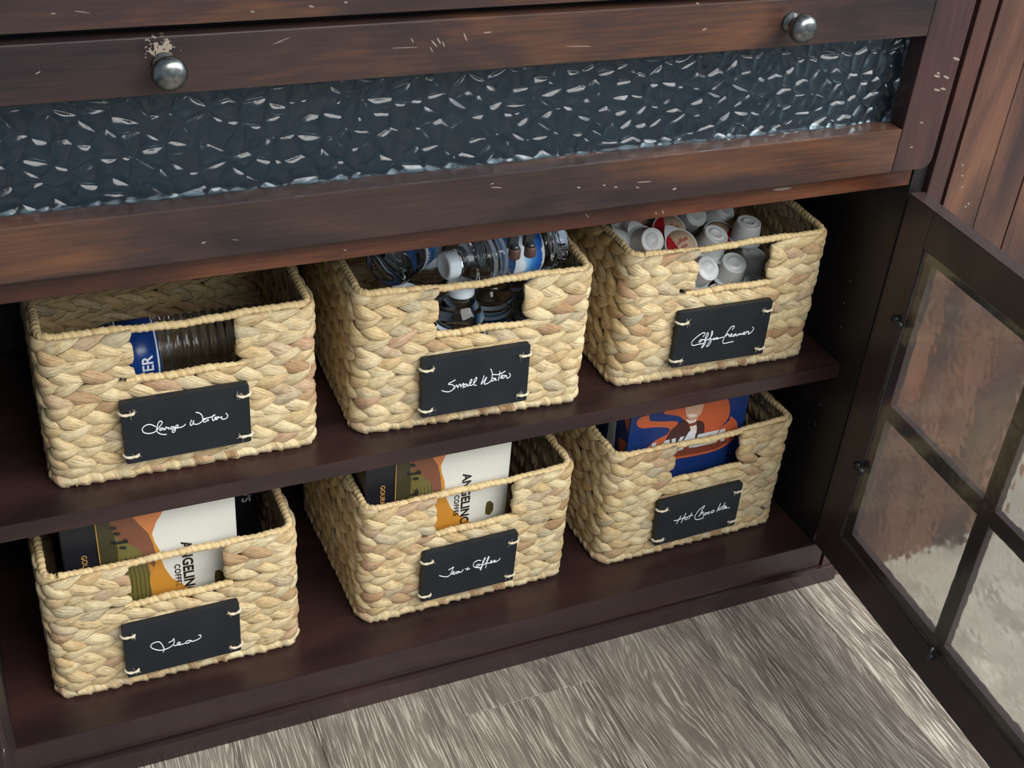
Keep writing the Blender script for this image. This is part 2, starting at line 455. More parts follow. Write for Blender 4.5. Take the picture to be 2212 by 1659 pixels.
# hinged glass doors
CLIPS = [(4.4, 12.5, 0), (5.1, -11.0, 0), (29.1, -24.6, 1), (51.9, 12.5, 2), (51.9, -11.0, 2), (29.1, 23.9, 3)]
def hinged(xh, ang, flip):
    """local: x away from the hinge, y through the thickness (0 = inner face), z up"""
    o = (xh, 0.0, -0.53)
    d = empty('hinged_door', tuple(o[k] - CO[k] for k in range(3)), ang, cab)
    d['label'] = 'open wood framed door with four rippled glass lights held by clips'
    f = -1.0 if flip else 1.0
    zt, zb, w, th = 29.0, -29.0, 57.0, 2.1
    def bb(n, x0, x1, y0, y1, z0, z1, mat='door_in', bev=0.1):
        y0, y1 = sorted((y0 * f, y1 * f))
        return box(n, (x0, y0, z0), (x1, y1, z1), M[mat], d, bev)
    g0, g1, gz0, gz1 = 5.25, 51.75, -23.5, 23.8
    bb('stile', 0, g0, 0, th, zb, zt); bb('stile', g1, w, 0, th, zb, zt)
    bb('rail', g0, g1, 0, th, gz1, zt); bb('rail', g0, g1, 0, th, zb, gz0)
    r = 1.6
    bb('lip', g0, g0 + r, 0.95, th, gz0, gz1, bev=0.06); bb('lip', g1 - r, g1, 0.95, th, gz0, gz1, bev=0.06)
    bb('lip', g0 + r, g1 - r, 0.95, th, gz1 - r, gz1, bev=0.06); bb('lip', g0 + r, g1 - r, 0.95, th, gz0, gz0 + r, bev=0.06)
    bb('muntin', 27.3, 29.7, 1.0, th, gz0 + r, gz1 - r, bev=0.1)
    bb('muntin', g0 + r, 27.3, 1.0, th, -1.6, 0.8, bev=0.1); bb('muntin', 29.7, g1 - r, 1.0, th, -1.6, 0.8, bev=0.1)
    gp = glass_slab('glass_pane', g1 - g0 - 0.1, gz1 - gz0 - 0.1, 0.55, 0.25, 1.7, 0.035, 9 if flip else 5, M['door_glass'], d, (g0 + 0.05, 0.25 if not flip else -0.25, gz0 + 0.05), True)
    if flip: gp.scale = (1, -1, 1)
    for cx, cz, side in CLIPS:
        v1, f1 = tube(np.array([[cx, 0.1 * f, cz + 0.53], [cx, -0.35 * f, cz + 0.53], [cx, -0.75 * f, cz + 0.53]]), 0.5, 10)
        dx, dz = [(1, -.25), (-.25, 1), (-1, -.25), (.2, -1)][side]
        v2, f2 = tube(np.array([[cx - dx * .5, -0.42 * f, cz + .53 - dz * .5], [cx + dx * .5, -0.45 * f, cz + .53 + dz * .5], [cx + dx * 1.4, -0.2 * f, cz + .53 + dz * 1.4]]), 0.36, 8)
        mesh('clip', *join([(v1, f1), (v2, f2)]), M['clip'], d, smooth=True)
    return d
hinged(144.0, -1.664, False)
hinged(XL + 0.15, math.radians(-98), True)

# double roller catch under the rail
ca = empty('roller_catch', (90.6 - CO[0], 1.4 - CO[1], 29.6 - CO[2]), parent=cab)
ca['label'] = 'black double roller catch with two brown rollers under the rail'
box('plate', (-1.9, -0.6, -0.35), (1.9, 2.6, 0), M['clip'], ca, 0.08)
for s_ in (-1, 1):
    box('arm', (s_ * 0.95 - 0.55, -0.5, -2.1), (s_ * 0.95 + 0.55, 0.4, -0.3), M['clip'], ca, 0.12)
    lathe('roller', [(0, -3.0), (0.62, -3.0), (0.68, -2.9), (0.68, -1.9), (0.62, -1.8), (0, -1.8)], plain('brown_roller', srgb(72, 50, 42), 0.45), ca, 20, 'z', (s_ * 0.95, -0.75, 0))
    lathe('roller_screw', [(0.5, -1.82), (0.5, -1.6), (0.34, -1.4), (0, -1.34)], M['clip'], ca, 16, 'z', (s_ * 0.95, -0.75, 0))

# neighbouring panelled cabinet at the right
PO = (166, 5, ZF)
pan = tag(empty('panelled_cabinet', PO), 'brown plank panelled cabinet side with dark grooves beside the open door', 'cabinet')
box('backing', (149.5, 1.0, ZF), (182, 8, 66), M['black'], pan, 0, PO)
xs_ = [149.95, 156.35, 162.75, 169.2, 175.6, 182]
for a, b in zip(xs_[:-1], xs_[1:]):
    g = 0.06 if a in (149.95,) else 0.16
    box('plank', (a + g * 0.5, -0.2, ZF + 0.02), (b - 0.04 if a == 149.95 else b - g, 1.1, 66), M['plank'], pan, 0.1, PO)

# chips, dents and scratches in the finish: (x, z, half length in x and z, half width in x and z)
CHIPS = {
    'drop': [(42.27,52.38,0.21,0.1,0.03,-0.08),(75.05,52.39,1.39,-0.05,0.0,-0.04),(77.97,52.6,0.32,-0.37,-0.07,-0.05),(78.43,52.84,0.21,-0.33,-0.08,-0.04),(78.92,52.49,0.13,-0.3,-0.07,-0.02),(77.72,52.03,0.17,-0.28,-0.06,-0.03),(81.12,53.03,0.19,-0.44,-0.09,-0.03),(83.41,53.34,0.43,0.01,0.01,-0.09),(75.72,53.05,0.15,-0.24,-0.06,-0.03),(93.47,51.32,1.57,-0.1,0.0,-0.05),(108.02,52.19,0.3,0.09,0.06,-0.09),(62.9,53.65,0.53,0.11,0.0,-0.03),(63.41,53.87,0.61,0.16,0.01,-0.03),(55.13,34.55,0.21,0.06,0.03,-0.09),(58.17,34.44,0.4,-0.09,-0.01,-0.03),(85.58,36.82,0.69,-0.1,0.0,-0.07),(85.07,37.3,0.19,0.05,0.03,-0.08),(103.44,35.43,1.0,-0.05,0.01,-0.07),(95.31,35.7,0.23,-0.03,0.01,-0.11),(99.89,35.22,0.23,-0.02,0.01,-0.11),(102.65,34.85,0.24,-0.03,0.02,-0.11),(107.49,34.12,0.27,0.07,0.07,-0.14),(98.41,35.61,0.23,-0.02,0.02,-0.11),(141.35,45.0,0.29,-0.07,0.01,-0.14),(141.25,44.67,0.51,-0.11,0.02,-0.2),(142.73,44.39,0.5,-0.24,-0.07,-0.17),(141.83,42.92,0.52,-0.14,0.0,-0.19),(142.72,42.97,0.45,-0.1,0.02,-0.17),(143.5,46.57,0.56,-0.18,-0.02,-0.18),(140.85,38.91,0.26,-0.03,0.04,-0.13),(140.3,35.82,0.22,-0.02,0.04,-0.12)],
    'cab0': [(123.97,31.31,1.4,-0.03,0.08,-0.22),(97.88,31.06,0.28,-0.28,-0.05,-0.05),(69.85,30.68,0.15,-0.02,0.0,-0.11),(106.84,30.28,0.12,-0.23,-0.08,-0.02),(107.76,30.28,0.15,-0.29,-0.09,-0.02)],
    'cab2': [(60.7,56.57,0.2,-0.01,-0.01,-0.1),(66.02,56.75,0.25,-0.06,-0.02,-0.1),(44.09,57.31,0.22,-0.01,0.0,-0.06),(46.41,57.3,0.65,-0.13,-0.01,-0.04),(69.24,56.96,0.18,-0.01,0.0,-0.09)],
    'pan': [(151.23,31.58,0.19,-0.02,0.06,-0.17),(151.76,30.05,0.2,-0.02,0.06,-0.16),(152.28,28.38,0.2,-0.02,0.06,-0.17),(153.94,25.42,0.2,-0.02,0.06,-0.17),(154.28,25.78,0.2,-0.02,0.06,-0.17)],
}
M['chip'] = plain('chipped_finish', srgb(140, 127, 116), 0.35)
for key_, par_, org_, y_ in (('drop', drop, DO, -2.0), ('cab0', cab, CO, 0.0), ('cab2', cab, CO, -2.0), ('pan', pan, PO, -0.2)):
    for x_, z_, ex, ez, wx, wz in CHIPS[key_]:
        V = []
        for yy in (y_ + 0.05, y_ - 0.015):
            for t_ in range(8):
                c_, s_ = math.cos(t_ * math.pi / 4), math.sin(t_ * math.pi / 4) * R.uniform(0.6, 1.1)
                V.append((x_ + ex * c_ + wx * s_ - org_[0], yy - org_[1], z_ + ez * c_ + wz * s_ - org_[2]))
        mesh('chip', V, [tuple(range(8)), tuple(range(8, 16))[::-1]] + [(i, i + 8, (i + 1) % 8 + 8, (i + 1) % 8) for i in range(8)], M['chip'], par_)

# ------------------------------------------------------------------ woven baskets
BW, BD, BH, CR = 30.0, 28.0, 20.0, 2.0
FW, SD, AR = BW - 2 * CR, BD - 2 * CR, CR * math.pi / 2
PER = 2 * FW + 2 * SD + 4 * AR
def around(s, out):
    """point on the rounded outline: s runs from the front left, to the right, round the back; out is the outward offset"""
    s = np.mod(s, PER); x = np.zeros_like(s); y = np.zeros_like(s)
    segs = [('l', FW, (CR, 0), (1, 0), (0, -1)), ('a', AR, (BW - CR, CR), -math.pi / 2), ('l', SD, (BW, CR), (0, 1), (1, 0)),
            ('a', AR, (BW - CR, BD - CR), 0.0), ('l', FW, (BW - CR, BD), (-1, 0), (0, 1)), ('a', AR, (CR, BD - CR), math.pi / 2),
            ('l', SD, (0, BD - CR), (0, -1), (-1, 0)), ('a', AR, (CR, CR), math.pi)]
    a0 = 0.0
    for g in segs:
        m = (s >= a0 - 1e-9) & (s < a0 + g[1] + 1e-9); q = s - a0
        if g[0] == 'l':
            x = np.where(m, g[2][0] + q * g[3][0] + out * g[4][0], x); y = np.where(m, g[2][1] + q * g[3][1] + out * g[4][1], y)
        else:
            t = g[3] + q / CR
            x = np.where(m, g[2][0] + (CR + out) * np.cos(t), x); y = np.where(m, g[2][1] + (CR + out) * np.sin(t), y)
        a0 += g[1]
    return x, y
NI, NJ = 9, 8
def strand_faces():
    F = []
    for i in range(NI - 1):
        for j in range(NJ):
            F.append((i * NJ + j, (i + 1) * NJ + j, (i + 1) * NJ + (j + 1) % NJ, i * NJ + (j + 1) % NJ))
    F.append(tuple(range(NJ))); F.append(tuple((NI - 1) * NJ + j for j in range(NJ))[::-1])
    return F
SF = strand_faces()
OX0, OX1, OZ = 9.7, 20.95, 13.3
def strand(sc, zc, L, Wd, tilt, th, rs, clip):
    t = np.linspace(-1, 1, NI)[:, None]; ph = (np.arange(NJ) * 2 * np.pi / NJ)[None, :]
    w = Wd / 2 * np.where(t < -0.15, np.maximum(1 - np.abs((t + 0.15) / 0.85) ** 3, 0) ** 0.6, np.maximum(1 - np.abs((t + 0.15) / 1.15) ** 1.9, 0) ** 0.85) + 0.07
    thk = th * (1 - 0.75 * t * t)
    al = t * L / 2
    bow = rs.uniform(-0.22, 0.22) * (1 - t * t)
    v = np.cos(ph) * w + bow; o = np.sin(ph) * thk + 0.46 * (1 - t * t) - 0.36 + 0.26 * t
    o = o + rs.uniform(-0.05, 0.1)
    s = sc + al * math.cos(tilt) - math.sin(tilt) * v
    z = zc + al * math.sin(tilt) + math.cos(tilt) * v
    z = np.clip(z, 0.25, 19.55)
    if clip:
        lx = s + CR
        if clip == 'L': lx = np.minimum(lx, OX0 + 0.12 * np.sin(ph))
        elif clip == 'R': lx = np.maximum(lx, OX1 - 0.12 * np.sin(ph))
        elif clip == 'B': z = np.minimum(z, OZ - 0.1)
        s = lx - CR
    x, y = around(s + 0 * o, o)
    V = np.stack([x, y, z + 0 * o], -1).reshape(-1, 3)
    uvv = (ph / (2 * np.pi) * 2) % 1.0 * 0.98 + 0.01
    U = np.stack(np.broadcast_arrays((t + 1) * L / 2, uvv), -1).reshape(-1, 2).copy()
    U[:, 1] += rs.randint(1, 400)
    return V, U
def wrapped(path, r, pitch, amp, closed, seed, n=10):
    P = np.asarray(path, float)
    d = np.linalg.norm(np.diff(P, axis=0), axis=1); s = np.concatenate([[0], np.cumsum(d)])
    rs = np.random.RandomState(seed)
    wob = np.interp(s, np.arange(0, s[-1] + 3, 1.1), rs.uniform(-1, 1, len(np.arange(0, s[-1] + 3, 1.1))))
    ph0 = s / pitch + wob * 0.25
    def rad(i, ph):
        q = np.mod(ph0[i] + ph / (2 * np.pi), 1.0)
        return 1 + amp * (np.minimum(q / 0.75, 1.0) - (q > 0.93) * 0.9) - amp * 0.4 + 0.10 * wob[i]
    V, F = tube(P, r, n, closed, rad)
    U = np.zeros((len(P), n, 2)); ph = np.arange(n) / n
    U[..., 0] = ph[None] * 3 + s[:, None] * 0.3
    q = ph0[:, None] + ph[None]
    U[..., 1] = np.floor(q) * 1.0 + np.mod(q, 1.0) * 0.98 + 0.01 + 10
    return V, F, U.reshape(-1, 2)

def handwriting(strokes, ly):
    parts = []
    for st in strokes:
        P = catmull([(x, ly, z) for x, z in st], 4)
        parts.append(tube(P, 0.07, 6))
    return join(parts)
def twine(cx, cz, side, rs):
    """a short loop of twine from the hole to the nearer end of the board, with loose fibres"""
    y0 = -1.5
    P = catmull([(cx, y0 + 0.35, cz), (cx + side * 0.12, y0 - 0.16, cz), (cx + side * 0.75, y0 - 0.20, cz - 0.1 + rs.uniform(-.1, .1)),
                 (cx + side * 1.42, y0 - 0.05, cz - 0.05), (cx + side * 1.62, y0 + 0.5, cz)], 5)
    k = np.arange(len(P))
    parts = [tube(P, 0.17, 8, False, lambda i, ph: 1 + 0.22 * np.sin(2 * ph + i * 1.1))]
    for q in range(9):
        a = rs.uniform(-2.6, 2.6); l = rs.uniform(0.25, 0.8)
        b = np.array([cx + side * rs.uniform(0, 0.5), y0 - 0.2, cz])
        e = b + np.array([math.cos(a) * l * -side * 0.6, -rs.uniform(0.02, 0.18), math.sin(a) * l])
        parts.append(tube(np.array([b, (b + e) / 2 + rs.uniform(-.08, .08, 3), e]), 0.022, 4))
    return join(parts)

def sign_board(parent, q, rs):
    """black board with two pairs of holes; q = corners of its face in x and z"""
    bm = bmesh.new()
    n = 3
    r = 0.28
    pts = []
    cs = [q[3], q[2], q[1], q[0]]
    for k in range(4):
        c = np.array(cs[k]); a = np.array(cs[k - 1]) - c; b = np.array(cs[(k + 1) % 4]) - c
        a /= np.linalg.norm(a); b /= np.linalg.norm(b)
        for t in np.linspace(0, 1, n): pts.append(tuple(c + a * r * (1 - t) ** 2 + b * r * t ** 2))
    return prism('sign', pts, -1.5, -0.62, M['chalk'], parent, 0.07)

BASKETS = [
    ((38.96, 8.92, 0.0), -0.017, 'Large Water', 'woven straw basket tagged Large Water on the upper shelf, left of Small Water'),
    ((74.06, 8.58, 0.0), -0.044, 'Small Water', 'woven straw basket tagged Small Water, full of clear bottles with white caps'),
    ((109.89, 8.51, 0.0), -0.018, 'Coffee Creamer', 'woven straw basket tagged Coffee Creamer, filled with white creamer cups'),
    ((35.50, 6.04, -30.125), -0.007, 'Tea', 'woven straw basket tagged only Tea, holding coffee boxes on the lower shelf'),
    ((74.51, 6.25, -30.125), 0.015, 'Tea + Coffee', 'woven straw basket tagged Tea + Coffee, holding one white and orange coffee box'),
    ((110.61, 6.36, -30.125), 0.020, 'Hot Chocolate', 'woven straw basket tagged Hot Chocolate, holding a blue box'),
]
SIGNQ = [[(7.66, 11.22), (21.87, 11.3), (21.88, 3.21), (7.68, 2.93)], [(7.66, 10.74), (21.68, 10.89), (21.84, 2.43), (7.81, 2.19)],
         [(7.49, 11.21), (21.88, 11.12), (22.02, 2.54), (7.52, 2.74)], [(8.04, 10.94), (22.22, 11.12), (22.15, 2.72), (8.03, 2.55)],
         [(7.77, 11.4), (21.56, 11.46), (21.43, 2.76), (7.65, 2.93)], [(7.56, 10.85), (21.89, 10.87), (21.99, 2.74), (7.91, 2.66)]]
HAND = [
[[[11.23,7.48],[10.74,7.89],[10.2,7.91],[9.79,7.56],[9.79,7.13],[10.11,6.81],[10.65,6.71],[11.14,6.85],[11.6,7.36],[11.9,7.74],[11.96,8.03],[11.76,8.15],[11.53,7.9],[11.35,7.33],[11.29,6.91],[11.53,6.51],[11.93,6.27],[12.34,6.21]],[[12.06,7.1],[11.79,7.19],[11.6,6.97],[11.77,6.89],[12.09,7.09],[12.08,6.87],[12.25,6.92],[12.35,7.25],[12.44,7.06],[12.61,7.11],[12.6,6.9],[12.77,6.86]],[[13.27,7.02],[12.96,7.13],[12.81,6.94],[12.98,6.82],[13.27,7.02],[13.32,6.75],[13.26,6.41],[13.04,6.32],[12.96,6.56],[13.36,6.78],[13.62,6.99],[13.66,7.2],[13.46,7.2],[13.4,6.91],[13.71,6.84],[14.13,6.89],[14.43,7.09],[14.49,7.21]],[[15.2,7.63],[15.07,7.3],[15.01,6.97],[15.15,6.89],[15.38,7.2],[15.43,7.49],[15.34,7.12],[15.54,6.95],[15.89,6.92],[16.33,7.18],[16.46,7.59],[16.32,8.14],[15.99,8.47],[15.71,8.54]],[[16.84,7.47],[16.51,7.27],[16.54,7.05],[16.82,7.08],[17.05,7.34],[17.03,7.08]],[[17.68,7.83],[17.51,7.38],[17.6,6.97]],[[16.42,7.47],[16.92,7.54],[17.49,7.6],[17.89,7.83]],[[17.6,7.05],[17.89,7.21],[18.01,7.45],[17.8,7.41],[17.89,7.13],[18.11,7.17],[18.19,7.5],[18.33,7.3],[18.62,7.37],[18.56,7.08],[18.95,7.0],[19.25,7.25],[19.23,7.56],[19.07,7.78]]] ,
[[[12.02,7.23],[11.49,6.97],[11.09,6.73],[11.64,6.56],[11.9,6.25],[11.75,5.85],[11.42,5.63],[10.95,5.63],[10.29,5.92]],[[11.92,5.85],[12.19,6.43],[12.39,5.93],[12.47,6.34],[12.67,6.46],[12.76,6.02],[12.95,6.38],[13.14,6.5],[13.05,5.78]],[[13.56,6.35],[13.26,6.33],[13.14,6.04],[13.38,5.96],[13.63,6.3],[13.65,6.03],[13.85,6.11],[14.13,6.57],[14.18,6.91],[14.01,6.86],[13.9,6.45],[13.99,6.09],[14.26,6.08],[14.71,6.62],[14.8,7.07],[14.62,7.03],[14.45,6.44],[14.51,6.04],[14.82,5.94]],[[15.77,7.22],[15.6,6.63],[15.43,5.96],[15.88,6.58],[16.13,6.93],[15.9,6.27],[15.86,5.93],[16.41,6.03],[16.79,6.43],[16.82,6.97],[16.78,7.52],[16.55,8.1]],[[17.27,6.59],[16.85,6.58],[16.73,6.29],[17.01,6.24],[17.34,6.57],[17.29,6.27],[17.5,6.31]],[[17.82,7.51],[17.8,6.89],[17.68,6.13]],[[16.81,7.21],[17.65,7.07],[18.19,7.25],[18.56,7.45]],[[17.9,6.48],[18.17,6.59],[18.29,6.88],[18.08,6.84],[18.11,6.45],[18.46,6.47],[18.5,6.85],[18.65,6.67],[18.79,6.72],[18.78,6.37],[19.03,6.33],[19.28,6.64],[19.11,7.06]]] ,
[[[11.67,6.95],[11.89,7.46],[11.7,7.65],[11.12,7.43],[10.45,6.91],[10.07,6.43],[10.14,6.02],[10.48,5.84],[11.24,5.91],[12.02,5.9]],[[11.58,6.61],[11.22,6.47],[11.23,6.19],[11.55,6.34],[11.7,6.59],[12.07,6.45],[12.43,7.06],[12.38,7.5],[12.2,7.41],[12.1,6.72],[12.06,6.09],[11.76,5.23],[12.09,5.53],[12.26,6.06],[12.18,6.31],[12.76,6.53],[13.1,7.18],[13.02,7.67],[12.92,7.53],[12.94,6.82],[12.83,6.12],[12.51,5.34],[12.88,5.48],[13.12,6.07],[13.02,6.37],[13.42,6.34],[13.59,6.47],[13.43,6.46],[13.43,6.26],[13.81,6.32],[14.05,6.47],[13.85,6.51],[13.82,6.27],[14.35,6.34],[14.96,6.44]],[[16.11,7.36],[16.39,7.75],[16.27,7.93],[15.93,7.86],[15.5,7.26],[15.18,6.52],[15.0,5.84],[15.07,5.47],[15.42,5.33],[16.04,5.39],[16.74,5.43]],[[15.28,6.43],[15.55,6.86],[15.64,6.61],[15.86,6.65],[15.85,6.33],[16.2,6.55],[16.25,6.71],[16.07,6.62],[16.17,6.28],[16.39,6.36]],[[16.9,6.6],[16.52,6.5],[16.53,6.26],[16.83,6.37],[16.95,6.55],[17.0,6.3],[17.2,6.27],[17.34,6.57],[17.43,6.31],[17.62,6.56],[17.71,6.31],[17.87,6.52],[17.98,6.34],[18.27,6.49],[18.27,6.69],[18.05,6.57],[18.15,6.31],[18.46,6.34],[18.6,6.8],[18.73,6.58],[18.96,6.62],[18.88,6.23],[19.25,6.37],[19.57,6.76],[19.59,7.03],[19.36,7.29]]] ,
[[[12.5,5.59],[12.68,6.03],[12.5,6.9],[12.22,7.45],[11.84,7.57],[11.34,7.44],[11.13,7.05],[11.41,6.56],[12.08,6.08],[12.79,6.0],[13.44,6.19],[13.86,6.56],[13.97,7.03],[13.96,7.43]],[[13.29,7.0],[13.73,7.16],[13.96,7.48],[13.97,7.33]],[[13.85,6.36],[14.09,6.23],[14.52,6.34],[14.68,6.54],[14.48,6.66],[14.28,6.42],[14.51,6.19],[15.02,6.22],[15.31,6.28]],[[15.98,6.52],[15.55,6.56],[15.31,6.28],[15.66,6.16],[16.04,6.45],[16.1,6.27],[16.69,6.34],[17.13,6.55],[17.26,6.86],[17.13,7.09],[16.96,7.01]]] ,
[[[10.12,7.09],[10.73,6.7],[11.37,6.5],[11.78,6.77],[11.96,7.32],[12.17,7.95]],[[11.42,7.66],[11.79,7.8],[12.17,7.99],[12.14,7.87]],[[11.78,6.77],[12.19,6.9],[12.36,7.07],[12.15,7.09],[12.06,6.72],[12.49,6.64]],[[13.03,6.95],[12.65,6.94],[12.52,6.76],[12.84,6.66],[13.11,6.88],[13.12,6.7],[13.47,6.77],[13.62,7.11]],[[14.32,7.29],[14.22,6.67]],[[13.9,7.16],[14.24,6.93],[14.63,6.94]],[[16.2,7.94],[15.72,8.09],[15.24,7.88],[15.09,7.41],[15.3,7.0],[15.89,6.73],[16.36,6.63]],[[15.92,7.33],[15.6,7.3],[15.55,6.96],[15.87,7.0],[16.07,7.2],[15.84,7.4]],[[16.07,7.2],[16.43,7.18],[16.68,7.71],[16.85,8.27],[16.59,8.0],[16.45,7.35],[16.43,6.65],[16.21,6.15],[16.22,6.54],[16.48,6.99],[17.0,7.18],[17.25,7.72],[17.39,8.28],[17.22,8.16],[17.08,7.5],[17.06,6.81],[16.99,6.31]],[[16.88,7.3],[17.44,7.09],[17.79,7.2],[17.88,7.39],[17.67,7.37],[17.73,7.0],[18.08,7.12],[18.4,7.28],[18.17,7.35],[18.16,7.05],[18.59,7.05],[18.94,7.25],[19.1,7.51]]] ,
[[[11.75,7.39],[11.55,6.98],[11.15,5.99]],[[12.5,7.69],[12.31,7.02],[11.96,5.97]],[[10.59,6.78],[11.14,6.72],[11.97,6.82],[12.57,6.87]],[[12.72,6.91],[12.5,6.63],[12.66,6.37],[12.95,6.51],[12.93,6.81],[12.72,6.91]],[[13.55,7.44],[13.34,6.91],[13.25,6.34]],[[13.03,6.91],[13.41,6.93],[13.88,6.93]],[[14.88,6.35],[15.16,6.74],[15.38,7.62],[15.63,8.14],[15.51,8.18],[14.76,7.62],[14.35,6.88],[14.26,6.31],[14.53,5.93],[15.1,5.77],[15.9,5.89]],[[14.88,6.35],[15.35,6.94],[15.61,7.04],[15.63,6.53],[15.78,6.14]],[[16.16,6.81],[15.88,6.63],[15.98,6.34],[16.23,6.44],[16.21,6.75],[16.51,6.62]],[[16.8,6.76],[16.5,6.67],[16.47,6.42],[16.86,6.44]],[[17.33,6.87],[17.06,6.64],[17.09,6.46],[17.41,6.46],[17.59,6.75],[17.33,6.87]],[[18.47,7.88],[18.29,7.16],[18.06,6.37]],[[18.65,6.98],[18.35,6.89],[18.32,6.64],[18.64,6.64],[18.77,6.94]],[[19.27,7.79],[19.09,7.11],[18.97,6.54]],[[18.69,7.13],[19.09,7.16],[19.47,7.22]],[[19.12,6.59],[19.55,6.81],[19.72,6.98],[19.36,6.95],[19.35,6.66],[19.82,6.65],[20.32,6.56]]] ,
]


def outline(z, inset, step=0.16):
    s = np.arange(0, PER, step)
    x, y = around(s, np.full_like(s, -inset))
    return s, np.stack([x, y, np.full_like(s, z)], -1)

baskets = []
for bi, (bl, br, word, label) in enumerate(BASKETS):
    rs = np.random.RandomState(100 + bi)
    bk = tag(empty('woven_basket', bl, br), label, 'basket', 'matching straw storage baskets')
    baskets.append(bk)
    single = []; rest = []
    rows = 13
    NS = 38
    for k in range(rows):
        zc = 1.95 + k * 1.395
        tl = math.radians(20) * (1 if k % 2 == 0 else -1)
        ph = rs.uniform(0, 1) * 0.25 + (0.5 if (k // 2) % 2 else 0.0)
        for j in range(NS):
            sc = (j + ph) * PER / NS + rs.uniform(-0.2, 0.2)
            z = zc + rs.uniform(-0.12, 0.12)
            scm = (sc + 6) % PER - 6
            lx = scm + CR
            clip = None
            if -3 < lx < BW + 3 and z > OZ - 0.8:
                if OX0 + 0.7 < lx < OX1 - 0.7: continue
                if z > OZ - 0.1:
                    clip = 'L' if lx < 15 else 'R'
                    if clip == 'L' and lx > OX0 - 0.6: scm = OX0 - 0.8 - CR
                    if clip == 'R' and lx < OX1 + 0.6: scm = OX1 + 0.8 - CR
                elif OX0 - 2 < lx < OX1 + 2: clip = 'B'
            elif -3 < lx < BW + 3 and z > OZ - 2.0 and OX0 - 2 < lx < OX1 + 2: clip = 'B'
            V, U = strand(scm, z, rs.uniform(4.8, 5.6), rs.uniform(1.65, 2.0), tl + rs.uniform(-0.12, 0.12), rs.uniform(0.34, 0.46), rs, clip)
            # front first, then the left side from the front backwards
            if -2 <= scm <= FW + 2.5: key = 0
            else: key = (PER - scm) if scm > PER / 2 else 60 + scm
            single.append((key, V, U))
    single.sort(key=lambda q: q[0])
    for key, V, U in single[:290]:
        mesh('strand', V, SF, M['straw'], bk, True, U)
    V = np.concatenate([q[1] for q in single[290:]]); U = np.concatenate([q[2] for q in single[290:]])
    F = []; n = 0
    for q in single[290:]:
        F += [tuple(i + n for i in f) for f in SF]; n += len(q[1])
    tag(mesh('weave', V, F, M['straw'], bk, True, U), kind='stuff')
    # rims: fine wrap on top, chunky wrap at the bottom, rod below the hand hole
    s, P = outline(19.5, 0.45)
    P[:, 2] += 0.12 * np.sin(s * 0.35 + bi) + 0.05 * np.sin(s * 1.3) - (0.55 if bi == 5 else 0.2) * np.exp(-((s - 12.0) / 7.0) ** 2)
    V, F, U = wrapped(np.vstack([P, P[:1]]), 0.44, 0.8, 0.28, False, 7 + bi)
    mesh('top_rim', V, F, M['straw_rim'], bk, True, U)
    s, P = outline(0.72, 0.25)
    P[:, 2] += 0.05 * np.sin(s * 0.9 + bi)
    V, F, U = wrapped(np.vstack([P, P[:1]]), 0.72, 1.7, 0.34, False, 27 + bi, 12)
    V[:, 2] = np.maximum(V[:, 2], 0.02)
    mesh('bottom_rim', V, F, M['straw'], bk, True, U)
    xx = np.arange(OX0 - 0.9, OX1 + 0.95, 0.12)
    P = np.stack([xx, 0.15 + 0 * xx, OZ - 0.25 + 0.10 * np.sin(xx * 0.8 + bi)], -1)
    V, F, U = wrapped(P, 0.45, 0.8, 0.26, False, 47 + bi)
    mesh('hand_hole_sill', V, F, M['straw_rim'], bk, True, U)
    box('base', (0.7, 0.7, 0.3), (BW - 0.7, BD - 0.7, 0.7), M['straw'], bk, 0.1)
    # chalkboard tag
    q = SIGNQ[bi]
    sg = sign_board(bk, q, rs)
    sg['label'] = 'black chalkboard tag lettered ' + word + ' in white script'
    mesh('lettering', *handwriting(HAND[bi], -1.5), M['ink'], sg, True)
    A = [np.array(c) for c in q]
    for u_, v_ in ((0.10, 0.83), (0.10, 0.13), (0.90, 0.83), (0.90, 0.13)):
        c = (A[3] * (1 - u_) + A[2] * u_) * (1 - v_) + (A[0] * (1 - u_) + A[1] * u_) * v_
        lathe('hole', [(0.0, -1.44), (0.3, -1.44), (0.36, -1.515), (0.30, -1.52), (0.27, -1.47), (0, -1.47)], M['black'], sg, 16, 'y', (c[0], 0, c[1]))
        mesh('twine', *twine(c[0], c[1], -1 if u_ < 0.5 else 1, rs), M['twine'], sg, True)

# ------------------------------------------------------------------ water bottles
M['cap'] = plain('white_bottle_cap', (0.78, 0.83, 0.88, 1), 0.35)
M['cap'].node_tree.nodes['Principled BSDF'].inputs['Subsurface Weight'].default_value = 0.2
def labelmat():
    t = NT('blue_water_label')
    c = t.coords((1, 1, 1))
    n = t.noise(t.coords((30, 30, 30)), 1.0, 5, 0.6, 0.5)
    sp = t.new('ShaderNodeSeparateXYZ'); t.l.new(c, sp.inputs[0])
    f = t.math('ADD', t.math('MULTIPLY', t.math('SUBTRACT', sp.outputs[2], 0.04), 23.0), t.math('MULTIPLY', t.math('SUBTRACT', n, 0.5), 0.5))
    col = t.ramp(f, [(0.04, srgb(225, 234, 242)), (0.10, srgb(34, 84, 168)), (0.40, srgb(60, 130, 205)), (0.62, srgb(150, 196, 228)), (0.72, srgb(228, 238, 245)), (1.0, srgb(222, 232, 242))])
    t.set(Base_Color=col, Roughness=0.32)
    return t.m
M['label'] = labelmat()
M['label_blue'] = plain('deep_blue_label', srgb(24, 58, 128), 0.3)
M['label_white'] = plain('white_label_print', (0.8, 0.83, 0.86, 1), 0.35)
